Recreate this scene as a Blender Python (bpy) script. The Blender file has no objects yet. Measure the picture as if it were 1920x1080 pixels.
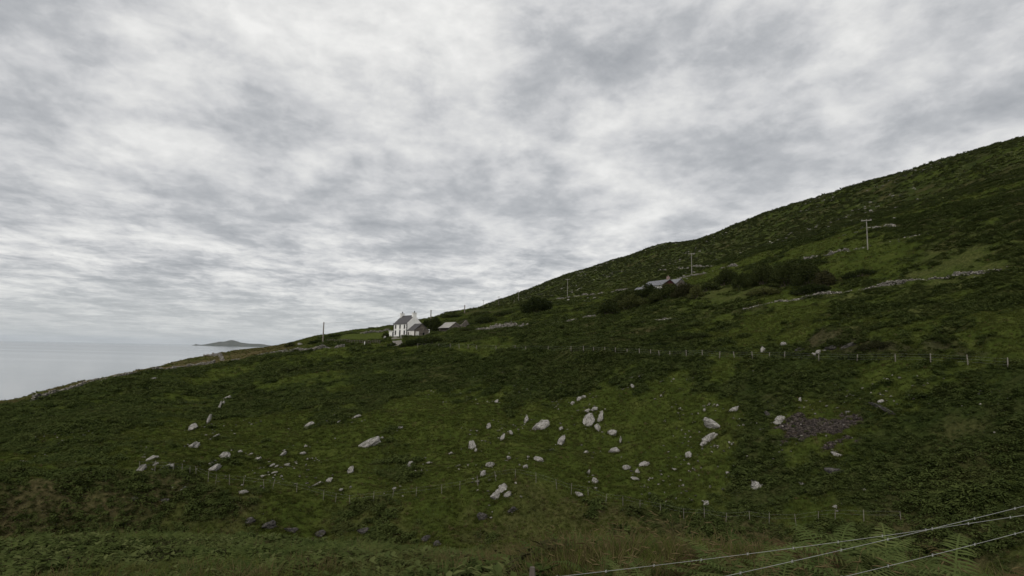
import bpy, bmesh, math, random
import numpy as np
from mathutils import Vector, Matrix

random.seed(7)
rng = np.random.default_rng(11)
R = math.radians
SC = bpy.context.scene
COL = SC.collection

# ------------------------------------------------------------------ camera
F = 1082.0                      # focal length in photo pixels (1920 wide)
PITCH, ROLL = R(6.2), R(1.2)
cam_data = bpy.data.cameras.new('camera')
cam_data.sensor_width = 36.0
cam_data.lens = 36.0 * F / 1920.0
cam_data.clip_start = 0.1
cam_data.clip_end = 200000.0
cam = bpy.data.objects.new('camera', cam_data)
COL.objects.link(cam)
CAM_R = Matrix.Rotation(R(90) + PITCH, 3, 'X') @ Matrix.Rotation(ROLL, 3, 'Z')
cam.rotation_euler = CAM_R.to_euler()
cam.location = (0, 0, 0)
SC.camera = cam

# ------------------------------------------------------------------ world: broken overcast
SUN_EL, SUN_AZ = R(40), R(-160)          # azimuth measured from +Y towards +X
SKY_STRENGTH = 0.1
w = bpy.data.worlds.new('World')
SC.world = w
w.use_nodes = True
nt = w.node_tree
nt.nodes.clear()
def N(tree, typ, **kw):
    n = tree.nodes.new(typ)
    for k, v in kw.items():
        setattr(n, k, v)
    return n
def mth(tree, op, a, b=None, c=None, clamp=False):
    n = tree.nodes.new('ShaderNodeMath'); n.operation = op; n.use_clamp = clamp
    for i, v in enumerate((a, b, c)):
        if v is None: continue
        if isinstance(v, (int, float)): n.inputs[i].default_value = v
        else: tree.links.new(v, n.inputs[i])
    return n.outputs[0]
def ramp(tree, fac, stops, interp='LINEAR'):
    n = tree.nodes.new('ShaderNodeValToRGB'); n.color_ramp.interpolation = interp
    e = n.color_ramp.elements
    while len(e) < len(stops): e.new(0.5)
    for q, (p, c) in zip(e, stops):
        q.position = p; q.color = (*c, 1) if len(c) == 3 else c
    tree.links.new(fac, n.inputs[0])
    return n.outputs[0]
def noise(tree, vec, scale, detail=4, rough=0.55, dist=0.0, out='Fac'):
    n = tree.nodes.new('ShaderNodeTexNoise')
    n.inputs['Scale'].default_value = scale; n.inputs['Detail'].default_value = detail
    n.inputs['Roughness'].default_value = rough; n.inputs['Distortion'].default_value = dist
    if vec is not None: tree.links.new(vec, n.inputs['Vector'])
    return n.outputs[out]
def mixc(tree, fac, a, b, blend='MIX'):
    n = tree.nodes.new('ShaderNodeMix'); n.data_type = 'RGBA'; n.blend_type = blend
    if isinstance(fac, (int, float)): n.inputs[0].default_value = fac
    else: tree.links.new(fac, n.inputs[0])
    for i, v in ((6, a), (7, b)):
        if isinstance(v, tuple): n.inputs[i].default_value = (*v, 1) if len(v) == 3 else v
        else: tree.links.new(v, n.inputs[i])
    return n.outputs[2]

tc = N(nt, 'ShaderNodeTexCoord')
sep = N(nt, 'ShaderNodeSeparateXYZ'); nt.links.new(tc.outputs['Generated'], sep.inputs[0])
zp = mth(nt, 'ADD', mth(nt, 'MAXIMUM', sep.outputs[2], 0.0), 0.10)
cx = mth(nt, 'DIVIDE', sep.outputs[0], zp)
cy = mth(nt, 'DIVIDE', sep.outputs[1], zp)
comb = N(nt, 'ShaderNodeCombineXYZ'); nt.links.new(cx, comb.inputs[0]); nt.links.new(cy, comb.inputs[1])
comb.inputs[2].default_value = 3.7
mp = N(nt, 'ShaderNodeMapping'); nt.links.new(comb.outputs[0], mp.inputs[0])
mp.inputs['Rotation'].default_value = (0, 0, R(-20)); mp.inputs['Scale'].default_value = (1.0, 0.86, 1)
mp.inputs['Location'].default_value = (7.9, 2.6, 0)
wv = noise(nt, mp.outputs[0], 2.2, 4, 0.55, 0, 'Color')
warp = N(nt, 'ShaderNodeVectorMath', operation='MULTIPLY_ADD')
nt.links.new(wv, warp.inputs[0]); warp.inputs[1].default_value = (0.22, 0.22, 0); nt.links.new(mp.outputs[0], warp.inputs[2])
n1 = noise(nt, warp.outputs[0], 1.7, 4, 0.5)                 # broad masses of the flat cloud sheet
n2 = noise(nt, warp.outputs[0], 4.6, 9, 0.62, 0.0)           # billows seen flat-on
n3 = noise(nt, warp.outputs[0], 14.0, 9, 0.66)               # ripples
# overhead the cells have depth of their own: billows rounded in direction space
ms = N(nt, 'ShaderNodeMapping'); nt.links.new(tc.outputs['Generated'], ms.inputs[0]); ms.inputs['Scale'].default_value = (1.0, 1.0, 1.75)
ms.inputs['Location'].default_value = (3.1, 0.4, 1.3); ms.inputs['Rotation'].default_value = (0, R(14), 0)
s2 = noise(nt, ms.outputs[0], 7.5, 9, 0.56, 0.25)
s3 = noise(nt, ms.outputs[0], 26.0, 7, 0.60, 0.3)
up = ramp(nt, sep.outputs[2], [(0.06, (0, 0, 0)), (0.30, (1, 1, 1))], 'EASE')
def fmix(a_, b_, k_): return mth(nt, 'ADD', mth(nt, 'MULTIPLY', a_, mth(nt, 'SUBTRACT', 1.0, k_)), mth(nt, 'MULTIPLY', b_, k_))
upk = mth(nt, 'MULTIPLY', up, 0.72)
f = mth(nt, 'ADD', mth(nt, 'MULTIPLY', n1, 0.42), mth(nt, 'ADD', mth(nt, 'MULTIPLY', fmix(n2, s2, upk), 0.41), mth(nt, 'MULTIPLY', fmix(n3, s3, upk), 0.17)))
cl = ramp(nt, f, [(0.385, (0.375, 0.39, 0.412)), (0.455, (0.49, 0.502, 0.52)), (0.505, (0.63, 0.635, 0.645)), (0.555, (0.76, 0.76, 0.752)), (0.625, (0.91, 0.905, 0.885))])
# towards the horizon the layers merge into a pale veil
hz = mth(nt, 'SUBTRACT', 1.0, mth(nt, 'MULTIPLY', sep.outputs[2], 9.0), clamp=True)
cl = mixc(nt, mth(nt, 'MULTIPLY', hz, 0.8), cl, (0.56, 0.585, 0.59))
cl10 = N(nt, 'ShaderNodeVectorMath', operation='SCALE'); nt.links.new(cl, cl10.inputs[0]); cl10.inputs['Scale'].default_value = 1.0 / SKY_STRENGTH
sky = N(nt, 'ShaderNodeTexSky', sky_type='NISHITA', sun_disc=False)
sky.sun_elevation = SUN_EL; sky.sun_rotation = SUN_AZ % (2 * math.pi)
mixs = mixc(nt, 0.96, sky.outputs[0], cl10.outputs[0])
bg = N(nt, 'ShaderNodeBackground'); bg.inputs['Strength'].default_value = SKY_STRENGTH
nt.links.new(mixs, bg.inputs[0])
wo = N(nt, 'ShaderNodeOutputWorld'); nt.links.new(bg.outputs[0], wo.inputs[0])

# ------------------------------------------------------------------ sun behind cloud
sd = bpy.data.lights.new('sun', 'SUN'); sd.energy = 1.5; sd.angle = R(14); sd.color = (1.0, 0.95, 0.87)
sun = bpy.data.objects.new('sun', sd); COL.objects.link(sun)
sdir = Vector((math.sin(SUN_AZ) * math.cos(SUN_EL), math.cos(SUN_AZ) * math.cos(SUN_EL), math.sin(SUN_EL)))
sun.rotation_euler = sdir.to_track_quat('Z', 'Y').to_euler()
sun.location = sdir * 50

vs = SC.view_settings
SC.display_settings.display_device = 'sRGB'
vs.view_transform = 'Standard'; vs.look = 'None'; vs.exposure = 0.0; vs.gamma = 1.0; vs.use_curve_mapping = False
SC.render.engine = 'CYCLES'
SC.cycles.volume_bounces = 1

# ------------------------------------------------------------------ helpers
def tag(o, label=None, cat=None, group=None, kind=None):
    if label: o['label'] = label
    if cat: o['category'] = cat
    if group: o['group'] = group
    if kind: o['kind'] = kind
    return o
def link(o, parent=None):
    COL.objects.link(o)
    if parent is not None: o.parent = parent
    return o
def empty(name, loc=(0, 0, 0), rot=None):
    o = bpy.data.objects.new(name, None); COL.objects.link(o)
    o.empty_display_size = 0.3
    o.location = loc
    if rot is not None: o.rotation_euler = rot
    return o
def mk_mesh(name, V, Fc, smooth=False):
    m = bpy.data.meshes.new(name)
    m.from_pydata([tuple(v) for v in V], [], [tuple(f) for f in Fc]); m.update()
    if smooth: m.shade_smooth()
    return m
def mobj(name, mesh, mat=None, parent=None, loc=None):
    o = bpy.data.objects.new(name, mesh)
    if mat is not None and not mesh.materials: mesh.materials.append(mat)
    link(o, parent)
    if loc is not None: o.location = loc
    return o
class MB:
    def __init__(s): s.V = []; s.F = []
    def add(s, V, Fc):
        o = len(s.V); s.V += [tuple(v) for v in V]; s.F += [tuple(i + o for i in f) for f in Fc]; return s
    def box(s, x0, x1, y0, y1, z0, z1):
        return s.add([(x0,y0,z0),(x1,y0,z0),(x1,y1,z0),(x0,y1,z0),(x0,y0,z1),(x1,y0,z1),(x1,y1,z1),(x0,y1,z1)],
                     [(0,3,2,1),(4,5,6,7),(0,1,5,4),(1,2,6,5),(2,3,7,6),(3,0,4,7)])
    def prism(s, prof, x0, x1):          # profile in (y,z) extruded along x
        n = len(prof)
        V = [(x0, y, z) for y, z in prof] + [(x1, y, z) for y, z in prof]
        return s.add(V, [tuple(range(n - 1, -1, -1)), tuple(range(n, 2 * n))] + [(i, (i + 1) % n, n + (i + 1) % n, n + i) for i in range(n)])
    def tube(s, pts, rad, sides=6, cap=True):
        pts = [Vector(p) for p in pts]; n = len(pts)
        if not isinstance(rad, (list, tuple)): rad = [rad] * n
        o = len(s.V)
        for i, p in enumerate(pts):
            t = (pts[min(i + 1, n - 1)] - pts[max(i - 1, 0)]).normalized()
            a = t.cross(Vector((0, 0, 1)))
            if a.length < 1e-3: a = Vector((1, 0, 0))
            a.normalize(); b = t.cross(a)
            for k in range(sides):
                q = 2 * math.pi * k / sides
                s.V.append(tuple(p + (a * math.cos(q) + b * math.sin(q)) * rad[i]))
        for i in range(n - 1):
            for k in range(sides):
                k2 = (k + 1) % sides
                s.F.append((o + i * sides + k, o + i * sides + k2, o + (i + 1) * sides + k2, o + (i + 1) * sides + k))
        if cap:
            s.F.append(tuple(o + k for k in range(sides - 1, -1, -1)))
            s.F.append(tuple(o + (n - 1) * sides + k for k in range(sides)))
        return s
    def build(s, name, mat, parent=None, smooth=False):
        return mobj(name, mk_mesh(name, s.V, s.F, smooth), mat, parent)

# numpy value-gradient noise
def _hash(ix, iy, seed):
    h = (ix.astype(np.int64) * 374761393 + iy.astype(np.int64) * 668265263 + seed * 2147483647 + 1013904223) & 0xFFFFFFFF
    h = ((h ^ (h >> 13)) * 1274126177) & 0xFFFFFFFF
    h = ((h ^ (h >> 16)) * 2246822519) & 0xFFFFFFFF
    return ((h ^ (h >> 15)) & 0xFFFFFF) / float(0xFFFFFF)
def vnoise(x, y, seed=0):
    x = np.asarray(x, float); y = np.asarray(y, float)
    ix = np.floor(x); iy = np.floor(y); fx = x - ix; fy = y - iy
    u = fx * fx * fx * (fx * (fx * 6 - 15) + 10); v = fy * fy * fy * (fy * (fy * 6 - 15) + 10)
    a = _hash(ix, iy, seed); b = _hash(ix + 1, iy, seed); c = _hash(ix, iy + 1, seed); d = _hash(ix + 1, iy + 1, seed)
    return (a * (1 - u) + b * u) * (1 - v) + (c * (1 - u) + d * u) * v - 0.5
def fbm(x, y, scale, octv=4, gain=0.5, seed=0):
    s = 0; a = 1.0; fr = 1.0 / scale
    for i in range(octv):
        # rotate every octave so that the lattice never lines up
        ca, sa = math.cos(1.1 * i + .4), math.sin(1.1 * i + .4)
        s = s + a * vnoise((x * ca - y * sa) * fr + 17.3 * i, (x * sa + y * ca) * fr - 9.1 * i, seed + i)
        a *= gain; fr *= 2.03
    return s
def smooth01(a, b, x):
    t = np.clip((np.asarray(x, float) - a) / (b - a), 0, 1); return t * t * (3 - 2 * t)
def pchip(xk, yk, x):
    xk = np.asarray(xk, float); yk = np.asarray(yk, float)
    h = np.diff(xk); dl = np.diff(yk) / h
    m = np.zeros_like(yk)
    for i in range(1, len(xk) - 1):
        if dl[i - 1] * dl[i] > 0:
            w1 = 2 * h[i] + h[i - 1]; w2 = h[i] + 2 * h[i - 1]
            m[i] = (w1 + w2) / (w1 / dl[i - 1] + w2 / dl[i])
    m[0] = dl[0]; m[-1] = dl[-1]
    x = np.clip(x, xk[0], xk[-1])
    j = np.clip(np.searchsorted(xk, x) - 1, 0, len(xk) - 2)
    t = (x - xk[j]) / h[j]
    return ((1 + 2 * t) * (1 - t) ** 2 * yk[j] + t * (1 - t) ** 2 * h[j] * m[j] + t * t * (3 - 2 * t) * yk[j + 1] + t * t * (t - 1) * h[j] * m[j + 1])

def ray(px, py):
    v = CAM_R @ Vector(((px - 960) / F, (540 - py) / F, -1.0))
    hlen = math.hypot(v.x, v.y)
    return math.atan2(v.x, v.y), v.z / hlen          # azimuth, slope
def at(px, py, d):
    a, t = ray(px, py)
    return Vector((math.sin(a) * d, math.cos(a) * d, t * d))

# ------------------------------------------------------------------ terrain (profile lines read off the hillside)
# every line: (photo x, photo y or None, ground distance in metres, height if y is None)
SEA = -60.0
LINES = [
 [(0,None,2,-2.7),(1920,None,2,-2.7)],
 [(0,None,5,-3.2),(900,None,5,-3.1),(1050,None,7.0,-3.0),(1300,None,8.5,-2.95),(1920,None,8.8,-2.85)],
 [(0,1062,40),(240,1046,38),(600,1040,36),(900,1052,27),(1100,1064,17),(1300,None,13,-4.6),(1627,None,12,-4.2),(1920,None,12,-3.8)],
 [(0,None,58,-26),(240,None,56,-22.8),(600,None,56,-21.8),(900,None,54,-20.6),(1200,None,50,-19.6),(1627,None,47,-18.6),(1920,None,44,-16.5)],
 [(0,None,66,-25),(240,None,65,-21.6),(600,None,65,-20.9),(900,None,66,-20.2),(1200,None,61,-19.4),(1627,None,57,-19.0),(1920,None,53,-16.8)],
 [(0,915,75),(240,893,76),(324,886,76),(400,906,75),(500,917,74),(606,936,73),(656,944,72),(740,936,72),(828,926,72),(900,911,72),(966,897,72),(1044,916,71),(1103,930,71),(1168,947,70),(1282,972,68),(1400,980,67),(1493,984,66),(1566,976,66),(1700,980,65),(1920,985,61)],
 [(0,878,90),(240,832,94),(400,832,94),(600,850,87),(900,832,85),(1200,862,81),(1450,870,76),(1627,870,74),(1920,890,69)],
 [(0,816,116),(240,768,124),(400,757,130),(600,750,118),(900,744,104),(1200,757,93),(1450,758,87),(1627,757,84),(1920,780,77)],
 [(0,764,150),(240,706,168),(400,684,185),(500,665,188),(600,654,182),(650,650,178),(740,648,170),(783,651,160),(893,654,140),(985,657,126),(1094,659,115),(1176,663,109),(1256,669,105),(1349,671,101),(1471,672,98),(1607,677,95),(1700,676,93),(1920,690,86)],
 [(0,758,168),(240,704,190),(400,674,225),(500,660,232),(550,652,224),(600,643,212),(740,634,205),(840,624,200),(870,621,198),(1000,613,168),(1160,610,142),(1300,605,130),(1450,602,118),(1540,618,106),(1627,634,101),(1920,640,92)],
 [(0,757,188),(240,699,215),(330,680,240),(400,667,270),(450,659.5,278),(500,654.5,285),(550,646,275),(600,635,255),(740,622,265),(800,611,262),(870,604,255),(930,594,250),(1000,582,232),(1160,578,184),(1300,545,172),(1450,537,152),(1627,540,132),(1920,540,116)],
 [(0,None,235,-44),(240,None,262,-27),(330,None,280,-15),(400,667,295),(450,656.5,318),(500,652,335),(550,643,322),(600,631,312),(680,618,312),(740,612,312),(800,598,318),(870,583,330),(930,577,330),(1000,566,322),(1160,545,282),(1300,513,234),(1450,485,202),(1627,466,165),(1920,430,146)],
 [(0,None,300,-66),(240,None,340,-62),(400,None,380,-28),(500,None,430,-16),(600,None,420,-3),(740,None,420,5),(870,None,450,15),(930,579,540),(1000,556,560),(1160,515,490),(1300,485,405),(1450,441,345),(1627,396,305),(1920,322,255)],
 [(0,None,420,-72),(240,None,450,-70),(400,None,520,-64),(500,None,620,-62),(600,None,700,-62),(740,None,760,-40),(850,None,800,20),(885,583,820),(900,577,840),(940,565,860),(1000,546,860),(1060,522,840),(1100,510,810),(1160,491,760),(1240,467,700),(1300,462,660),(1380,433,610),(1450,409,565),(1540,383,520),(1627,357,475),(1680,341,450),(1800,305,410),(1920,272,380)],
 [(0,None,1500,-80),(600,None,1500,-80),(740,None,1500,-75),(900,None,1500,-40),(1000,None,1500,40),(1300,None,1500,60),(1627,None,1400,70),(1920,None,1300,80)],
]
NAZ, ND = 521, 1700
AZ = np.linspace(R(-65), R(65), NAZ)
DG = np.geomspace(1.5, 2500, ND)
LD0, LDS = math.log(DG[0]), (math.log(DG[-1]) - math.log(DG[0])) / (ND - 1)
kd = np.zeros((len(LINES), NAZ)); kt = np.zeros_like(kd)
gk = np.exp(-0.5 * (np.arange(-9, 10) / 3.0) ** 2); gk /= gk.sum()
for i, ln in enumerate(LINES):
    a, d, t = [], [], []
    for e in ln:
        py = e[1]
        if py is None:
            aa, _ = ray(e[0], 800); tt = e[3] / e[2]
        else:
            aa, tt = ray(e[0], py)
        a.append(aa); d.append(e[2]); t.append(tt)
    kd[i] = pchip(a, d, AZ); kt[i] = pchip(a, t, AZ)
    kd[i] = np.convolve(np.pad(kd[i], 9, 'edge'), gk, 'valid')
    if i != 13: kt[i] = np.convolve(np.pad(kt[i], 9, 'edge'), gk, 'valid')
for i in range(1, len(LINES)): kd[i] = np.maximum(kd[i], kd[i - 1] * 1.02 + 0.4)
kz = kd * kt
TZ = np.zeros((NAZ, ND)); TU = np.zeros((NAZ, ND))
for j in range(NAZ):
    TZ[j] = pchip(kd[:, j], kz[:, j], DG)
    TU[j] = np.interp(DG, kd[:, j], np.arange(len(LINES)))

PADS = []          # level places: x, y, z, inner radius, outer radius
def _lut(T, x, y):
    az = np.arctan2(x, y); d = np.maximum(np.hypot(x, y), 1.6)
    fa = np.clip((az - AZ[0]) / (AZ[1] - AZ[0]), 0, NAZ - 1.001); fd = np.clip((np.log(d) - LD0) / LDS, 0, ND - 1.001)
    ia = fa.astype(int); idd = fd.astype(int); fa = fa - ia; fd = fd - idd
    return (T[ia, idd] * (1 - fa) + T[ia + 1, idd] * fa) * (1 - fd) + (T[ia, idd + 1] * (1 - fa) + T[ia + 1, idd + 1] * fa) * fd
def US(x, y): return _lut(TU, np.asarray(x, float), np.asarray(y, float))
def H(x, y):
    x = np.asarray(x, float); y = np.asarray(y, float)
    z = _lut(TZ, x, y); d = np.hypot(x, y)
    u = _lut(TU, x, y)
    near = smooth01(6, 40, d)
    z = z + near * (0.9 * fbm(x, y, 14, 3, .5, 3) + 0.42 * fbm(x, y * 1.5, 4.0, 3, .55, 9)) + 0.10 * fbm(x, y, 1.2, 2, .5, 21)
    # sheep terraces along the slope
    z = z + 0.42 * fbm(x * .20, y, 1.5, 3, .55, 27) * smooth01(4.9, 5.4, u) * (1 - smooth01(10.5, 12, u))
    # hummocky bank below the lower fence and rocky break beside the upper fence
    z = z + 0.9 * fbm(x, y, 5, 3, .55, 31) * smooth01(2.6, 3.6, u) * (1 - smooth01(4.8, 5.2, u))
    z = z + 1.1 * fbm(x, y, 4, 3, .6, 37) * smooth01(8.0, 8.5, u) * (1 - smooth01(8.9, 9.3, u)) * smooth01(R(20), R(28), np.arctan2(x, y))
    far = smooth01(180, 600, d)
    z = z + far * (2.4 * fbm(x, y, 95, 4, .52, 41) + 0.8 * fbm(x, y, 14, 3, .6, 44))
    for (ax, ay, az_, r0, r1) in PADS:
        k = 1 - smooth01(r0, r1, np.hypot(x - ax, y - ay))
        z = z * (1 - k) + az_ * k
    return z
_scan = np.concatenate([np.linspace(3, 60, 500), np.linspace(60, 220, 1400), np.geomspace(220, 1200, 700)])
def hit(px, py, dmin=3.0):
    """ground point seen at a photo pixel"""
    a, t = ray(px, py)
    s = _scan[_scan >= dmin]
    z = H(np.sin(a) * s, np.cos(a) * s) - t * s
    k = np.argmax(z >= 0)
    if not (z >= 0).any(): k = int(np.argmax(z))
    if k > 0 and z[k] > z[k - 1]:
        q = -z[k - 1] / (z[k] - z[k - 1]); dd = s[k - 1] + (s[k] - s[k - 1]) * min(max(q, 0), 1)
    else: dd = s[k]
    x, y = math.sin(a) * dd, math.cos(a) * dd
    return Vector((x, y, float(H(x, y)))), dd
def ground(x, y): return float(H(x, y))

HOUSE_P = at(762, 632.5, 212); PADS.append((HOUSE_P.x - 1, HOUSE_P.y + 3, HOUSE_P.z, 11, 19))
BARN_P = at(842, 623.5, 222); PADS.append((BARN_P.x, BARN_P.y + 2, BARN_P.z, 6, 12))
FARM_P = at(1242, 549, 190); PADS.append((FARM_P.x - 3, FARM_P.y + 4, FARM_P.z, 10, 17))

# ------------------------------------------------------------------ materials
def material(name, rough=0.85, spec=0.2):
    m = bpy.data.materials.new(name); m.use_nodes = True
    t = m.node_tree; b = t.nodes['Principled BSDF']
    b.inputs['Roughness'].default_value = rough
    b.inputs['Specular IOR Level'].default_value = spec
    return m, t, b
def bump(t, b, h, strength=0.5, dist=0.1):
    n = t.nodes.new('ShaderNodeBump'); n.inputs['Strength'].default_value = strength; n.inputs['Distance'].default_value = dist
    t.links.new(h, n.inputs['Height']); t.links.new(n.outputs[0], b.inputs['Normal'])
def simple(name, c1, c2, scale=4.0, rough=0.85, spec=0.2, coord='Object', bmp=0.0, detail=5):
    m, t, b = material(name, rough, spec)
    co = t.nodes.new('ShaderNodeTexCoord').outputs[coord]
    n = noise(t, co, scale, detail, 0.6)
    t.links.new(ramp(t, n, [(0.32, c1), (0.68, c2)]), b.inputs['Base Color'])
    if bmp: bump(t, b, n, bmp, 0.05)
    return m
M = {}
def ground_material():
    m, t, b = material('hillside_ground', 0.95, 0.0)
    geo = t.nodes.new('ShaderNodeNewGeometry').outputs['Position']
    at_ = t.nodes.new('ShaderNodeAttribute'); at_.attribute_name = 'cover'
    s = t.nodes.new('ShaderNodeSeparateColor'); t.links.new(at_.outputs['Color'], s.inputs[0])
    at2 = t.nodes.new('ShaderNodeAttribute'); at2.attribute_name = 'soil'
    a = noise(t, geo, 0.35, 6, 0.65); c = noise(t, geo, 2.3, 5, 0.7); e = noise(t, geo, 0.06, 4, 0.6)
    grass = ramp(t, a, [(0.3, (0.0318, 0.0440, 0.0099)), (0.5, (0.0492, 0.0649, 0.0132)), (0.72, (0.0759, 0.0858, 0.0220))])
    brack = ramp(t, a, [(0.3, (0.0206, 0.030, 0.009)), (0.55, (0.0326, 0.044, 0.012)), (0.75, (0.0494, 0.060, 0.018))])
    dry = ramp(t, c, [(0.3, (0.060, 0.051, 0.023)), (0.7, (0.125, 0.100, 0.048))])
    soil = ramp(t, c, [(0.3, (0.025, 0.019, 0.013)), (0.7, (0.075, 0.059, 0.043))])
    col = mixc(t, s.outputs[0], grass, brack)
    col = mixc(t, s.outputs[1], col, dry)
    col = mixc(t, s.outputs[2], col, ramp(t, c, [(0.3, (0.048, 0.064, 0.015)), (0.7, (0.080, 0.096, 0.025))]))
    col = mixc(t, at2.outputs['Fac'], col, soil)
    mott = ramp(t, c, [(0.3, (0.55, 0.55, 0.55)), (0.7, (1.3, 1.3, 1.3))])
    col = mixc(t, 1.0, col, mott, 'MULTIPLY')
    t.links.new(col, b.inputs['Base Color'])
    bump(t, b, c, 0.9, 0.25)
    return m
M['ground'] = ground_material()
def leafy(name, c_dark, c_light, c_alt, alt=0.15, wscale=0.05, rough=0.6):
    m, t, b = material(name, rough, 0.0)
    oi = t.nodes.new('ShaderNodeObjectInfo')
    geo = t.nodes.new('ShaderNodeNewGeometry')
    n = noise(t, geo.outputs['Position'], wscale, 4, 0.6)
    rr = mth(t, 'ADD', mth(t, 'MULTIPLY', oi.outputs['Random'], 0.6), mth(t, 'MULTIPLY', n, 0.7))
    col = ramp(t, rr, [(0.3, c_dark), (0.95, c_light)])
    pick = ramp(t, noise(t, geo.outputs['Position'], wscale * 5, 3, 0.6), [(0.55 - alt * .2, (0, 0, 0)), (0.72 - alt * .2, (1, 1, 1))])
    col = mixc(t, mth(t, 'MULTIPLY', pick, alt * 2.5, clamp=True), col, c_alt)
    t.links.new(col, b.inputs['Base Color'])
    tr = t.nodes.new('ShaderNodeBsdfTranslucent'); t.links.new(col, tr.inputs[0])
    mx = t.nodes.new('ShaderNodeMixShader'); mx.inputs[0].default_value = 0.22
    t.links.new(b.outputs[0], mx.inputs[1]); t.links.new(tr.outputs[0], mx.inputs[2])
    t.links.new(mx.outputs[0], t.nodes['Material Output'].inputs[0])
    return m
M['bracken'] = leafy('bracken_green', (0.0412, 0.0578, 0.0168), (0.0853, 0.1050, 0.0315), (0.0930, 0.0840, 0.0347), 0.10)
M['grass'] = leafy('grass_green', (0.0429, 0.0560, 0.0123), (0.0941, 0.1086, 0.0269), (0.1045, 0.0952, 0.0403), 0.14)
M['drygrass'] = leafy('dry_grass', (0.070, 0.058, 0.024), (0.145, 0.115, 0.055), (0.05, 0.055, 0.018), 0.25)
M['heath'] = leafy('heath_green', (0.0678, 0.086, 0.028), (0.1187, 0.134, 0.048), (0.0933, 0.084, 0.046), 0.15, 0.02)
M['bush'] = leafy('bush_leaves', (0.016, 0.023, 0.008), (0.046, 0.055, 0.018), (0.055, 0.050, 0.022), 0.1, 0.9)
M['bush_light'] = leafy('pale_bush_leaves', (0.032, 0.040, 0.013), (0.075, 0.080, 0.028), (0.09, 0.08, 0.035), 0.15, 0.9)
M['bush_brown'] = leafy('brown_bush_leaves', (0.020, 0.022, 0.010), (0.050, 0.048, 0.022), (0.035, 0.04, 0.015), 0.2, 0.9)
M['fern'] = leafy('fern_fronds', (0.048, 0.070, 0.020), (0.105, 0.130, 0.042), (0.12, 0.085, 0.035), 0.12, 0.6)
M['russet'] = leafy('russet_fronds', (0.045, 0.032, 0.016), (0.085, 0.058, 0.028), (0.06, 0.065, 0.025), 0.3, 0.9)
M['bark'] = simple('bark', (0.03, 0.024, 0.018), (0.08, 0.065, 0.05), 6)
def rock_material(name, base, dark, lich, toned=False):
    m, t, b = material(name, 0.9, 0.2)
    co = t.nodes.new('ShaderNodeTexCoord').outputs['Object']
    oi = t.nodes.new('ShaderNodeObjectInfo')
    off = N(t, 'ShaderNodeVectorMath', operation='ADD'); t.links.new(co, off.inputs[0])
    sc = N(t, 'ShaderNodeVectorMath', operation='SCALE'); t.links.new(oi.outputs['Location'], sc.inputs[0]); sc.inputs['Scale'].default_value = 0.37
    t.links.new(sc.outputs[0], off.inputs[1]); v = off.outputs[0]
    a = noise(t, v, 3.4, 6, 0.75, 0.4); c = noise(t, v, 13, 5, 0.75)
    tn = t.nodes.new('ShaderNodeAttribute'); tn.attribute_name = 'tone'
    col = ramp(t, a, [(0.34, dark), (0.47, base), (0.66, lich)])
    sp = ramp(t, c, [(0.40, (0.16, 0.15, 0.13)), (0.52, (1, 1, 1))])
    col = mixc(t, 0.9, col, sp, 'MULTIPLY')
    if toned:
        col = mixc(t, 1.0, col, ramp(t, tn.outputs['Fac'], [(0.0, (0.25, 0.24, 0.22)), (0.5, (0.8, 0.8, 0.8)), (1.0, (1.35, 1.33, 1.3))]), 'MULTIPLY')
    moss = ramp(t, noise(t, v, 1.3, 4, .6), [(0.58, (0, 0, 0)), (0.68, (1, 1, 1))])
    col = mixc(t, mth(t, 'MULTIPLY', moss, 0.75), col, (0.055, 0.055, 0.025))
    t.links.new(col, b.inputs['Base Color'])
    bump(t, b, c, 0.8, 0.12)
    return m
M['rock'] = rock_material('lichen_rock', (0.30, 0.285, 0.26), (0.10, 0.093, 0.083), (0.47, 0.45, 0.415))
M['rock_dark'] = rock_material('dark_rock', (0.05, 0.047, 0.043), (0.020, 0.018, 0.017), (0.15, 0.137, 0.122))
M['wallstone'] = rock_material('wall_stone', (0.31, 0.29, 0.26), (0.12, 0.11, 0.09), (0.48, 0.45, 0.40), True)
M['scree'] = rock_material('scree_stone', (0.070, 0.057, 0.050), (0.030, 0.024, 0.021), (0.145, 0.122, 0.108), True)
M['loose'] = rock_material('loose_stone', (0.27, 0.255, 0.23), (0.12, 0.11, 0.095), (0.42, 0.395, 0.355), True)

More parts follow.
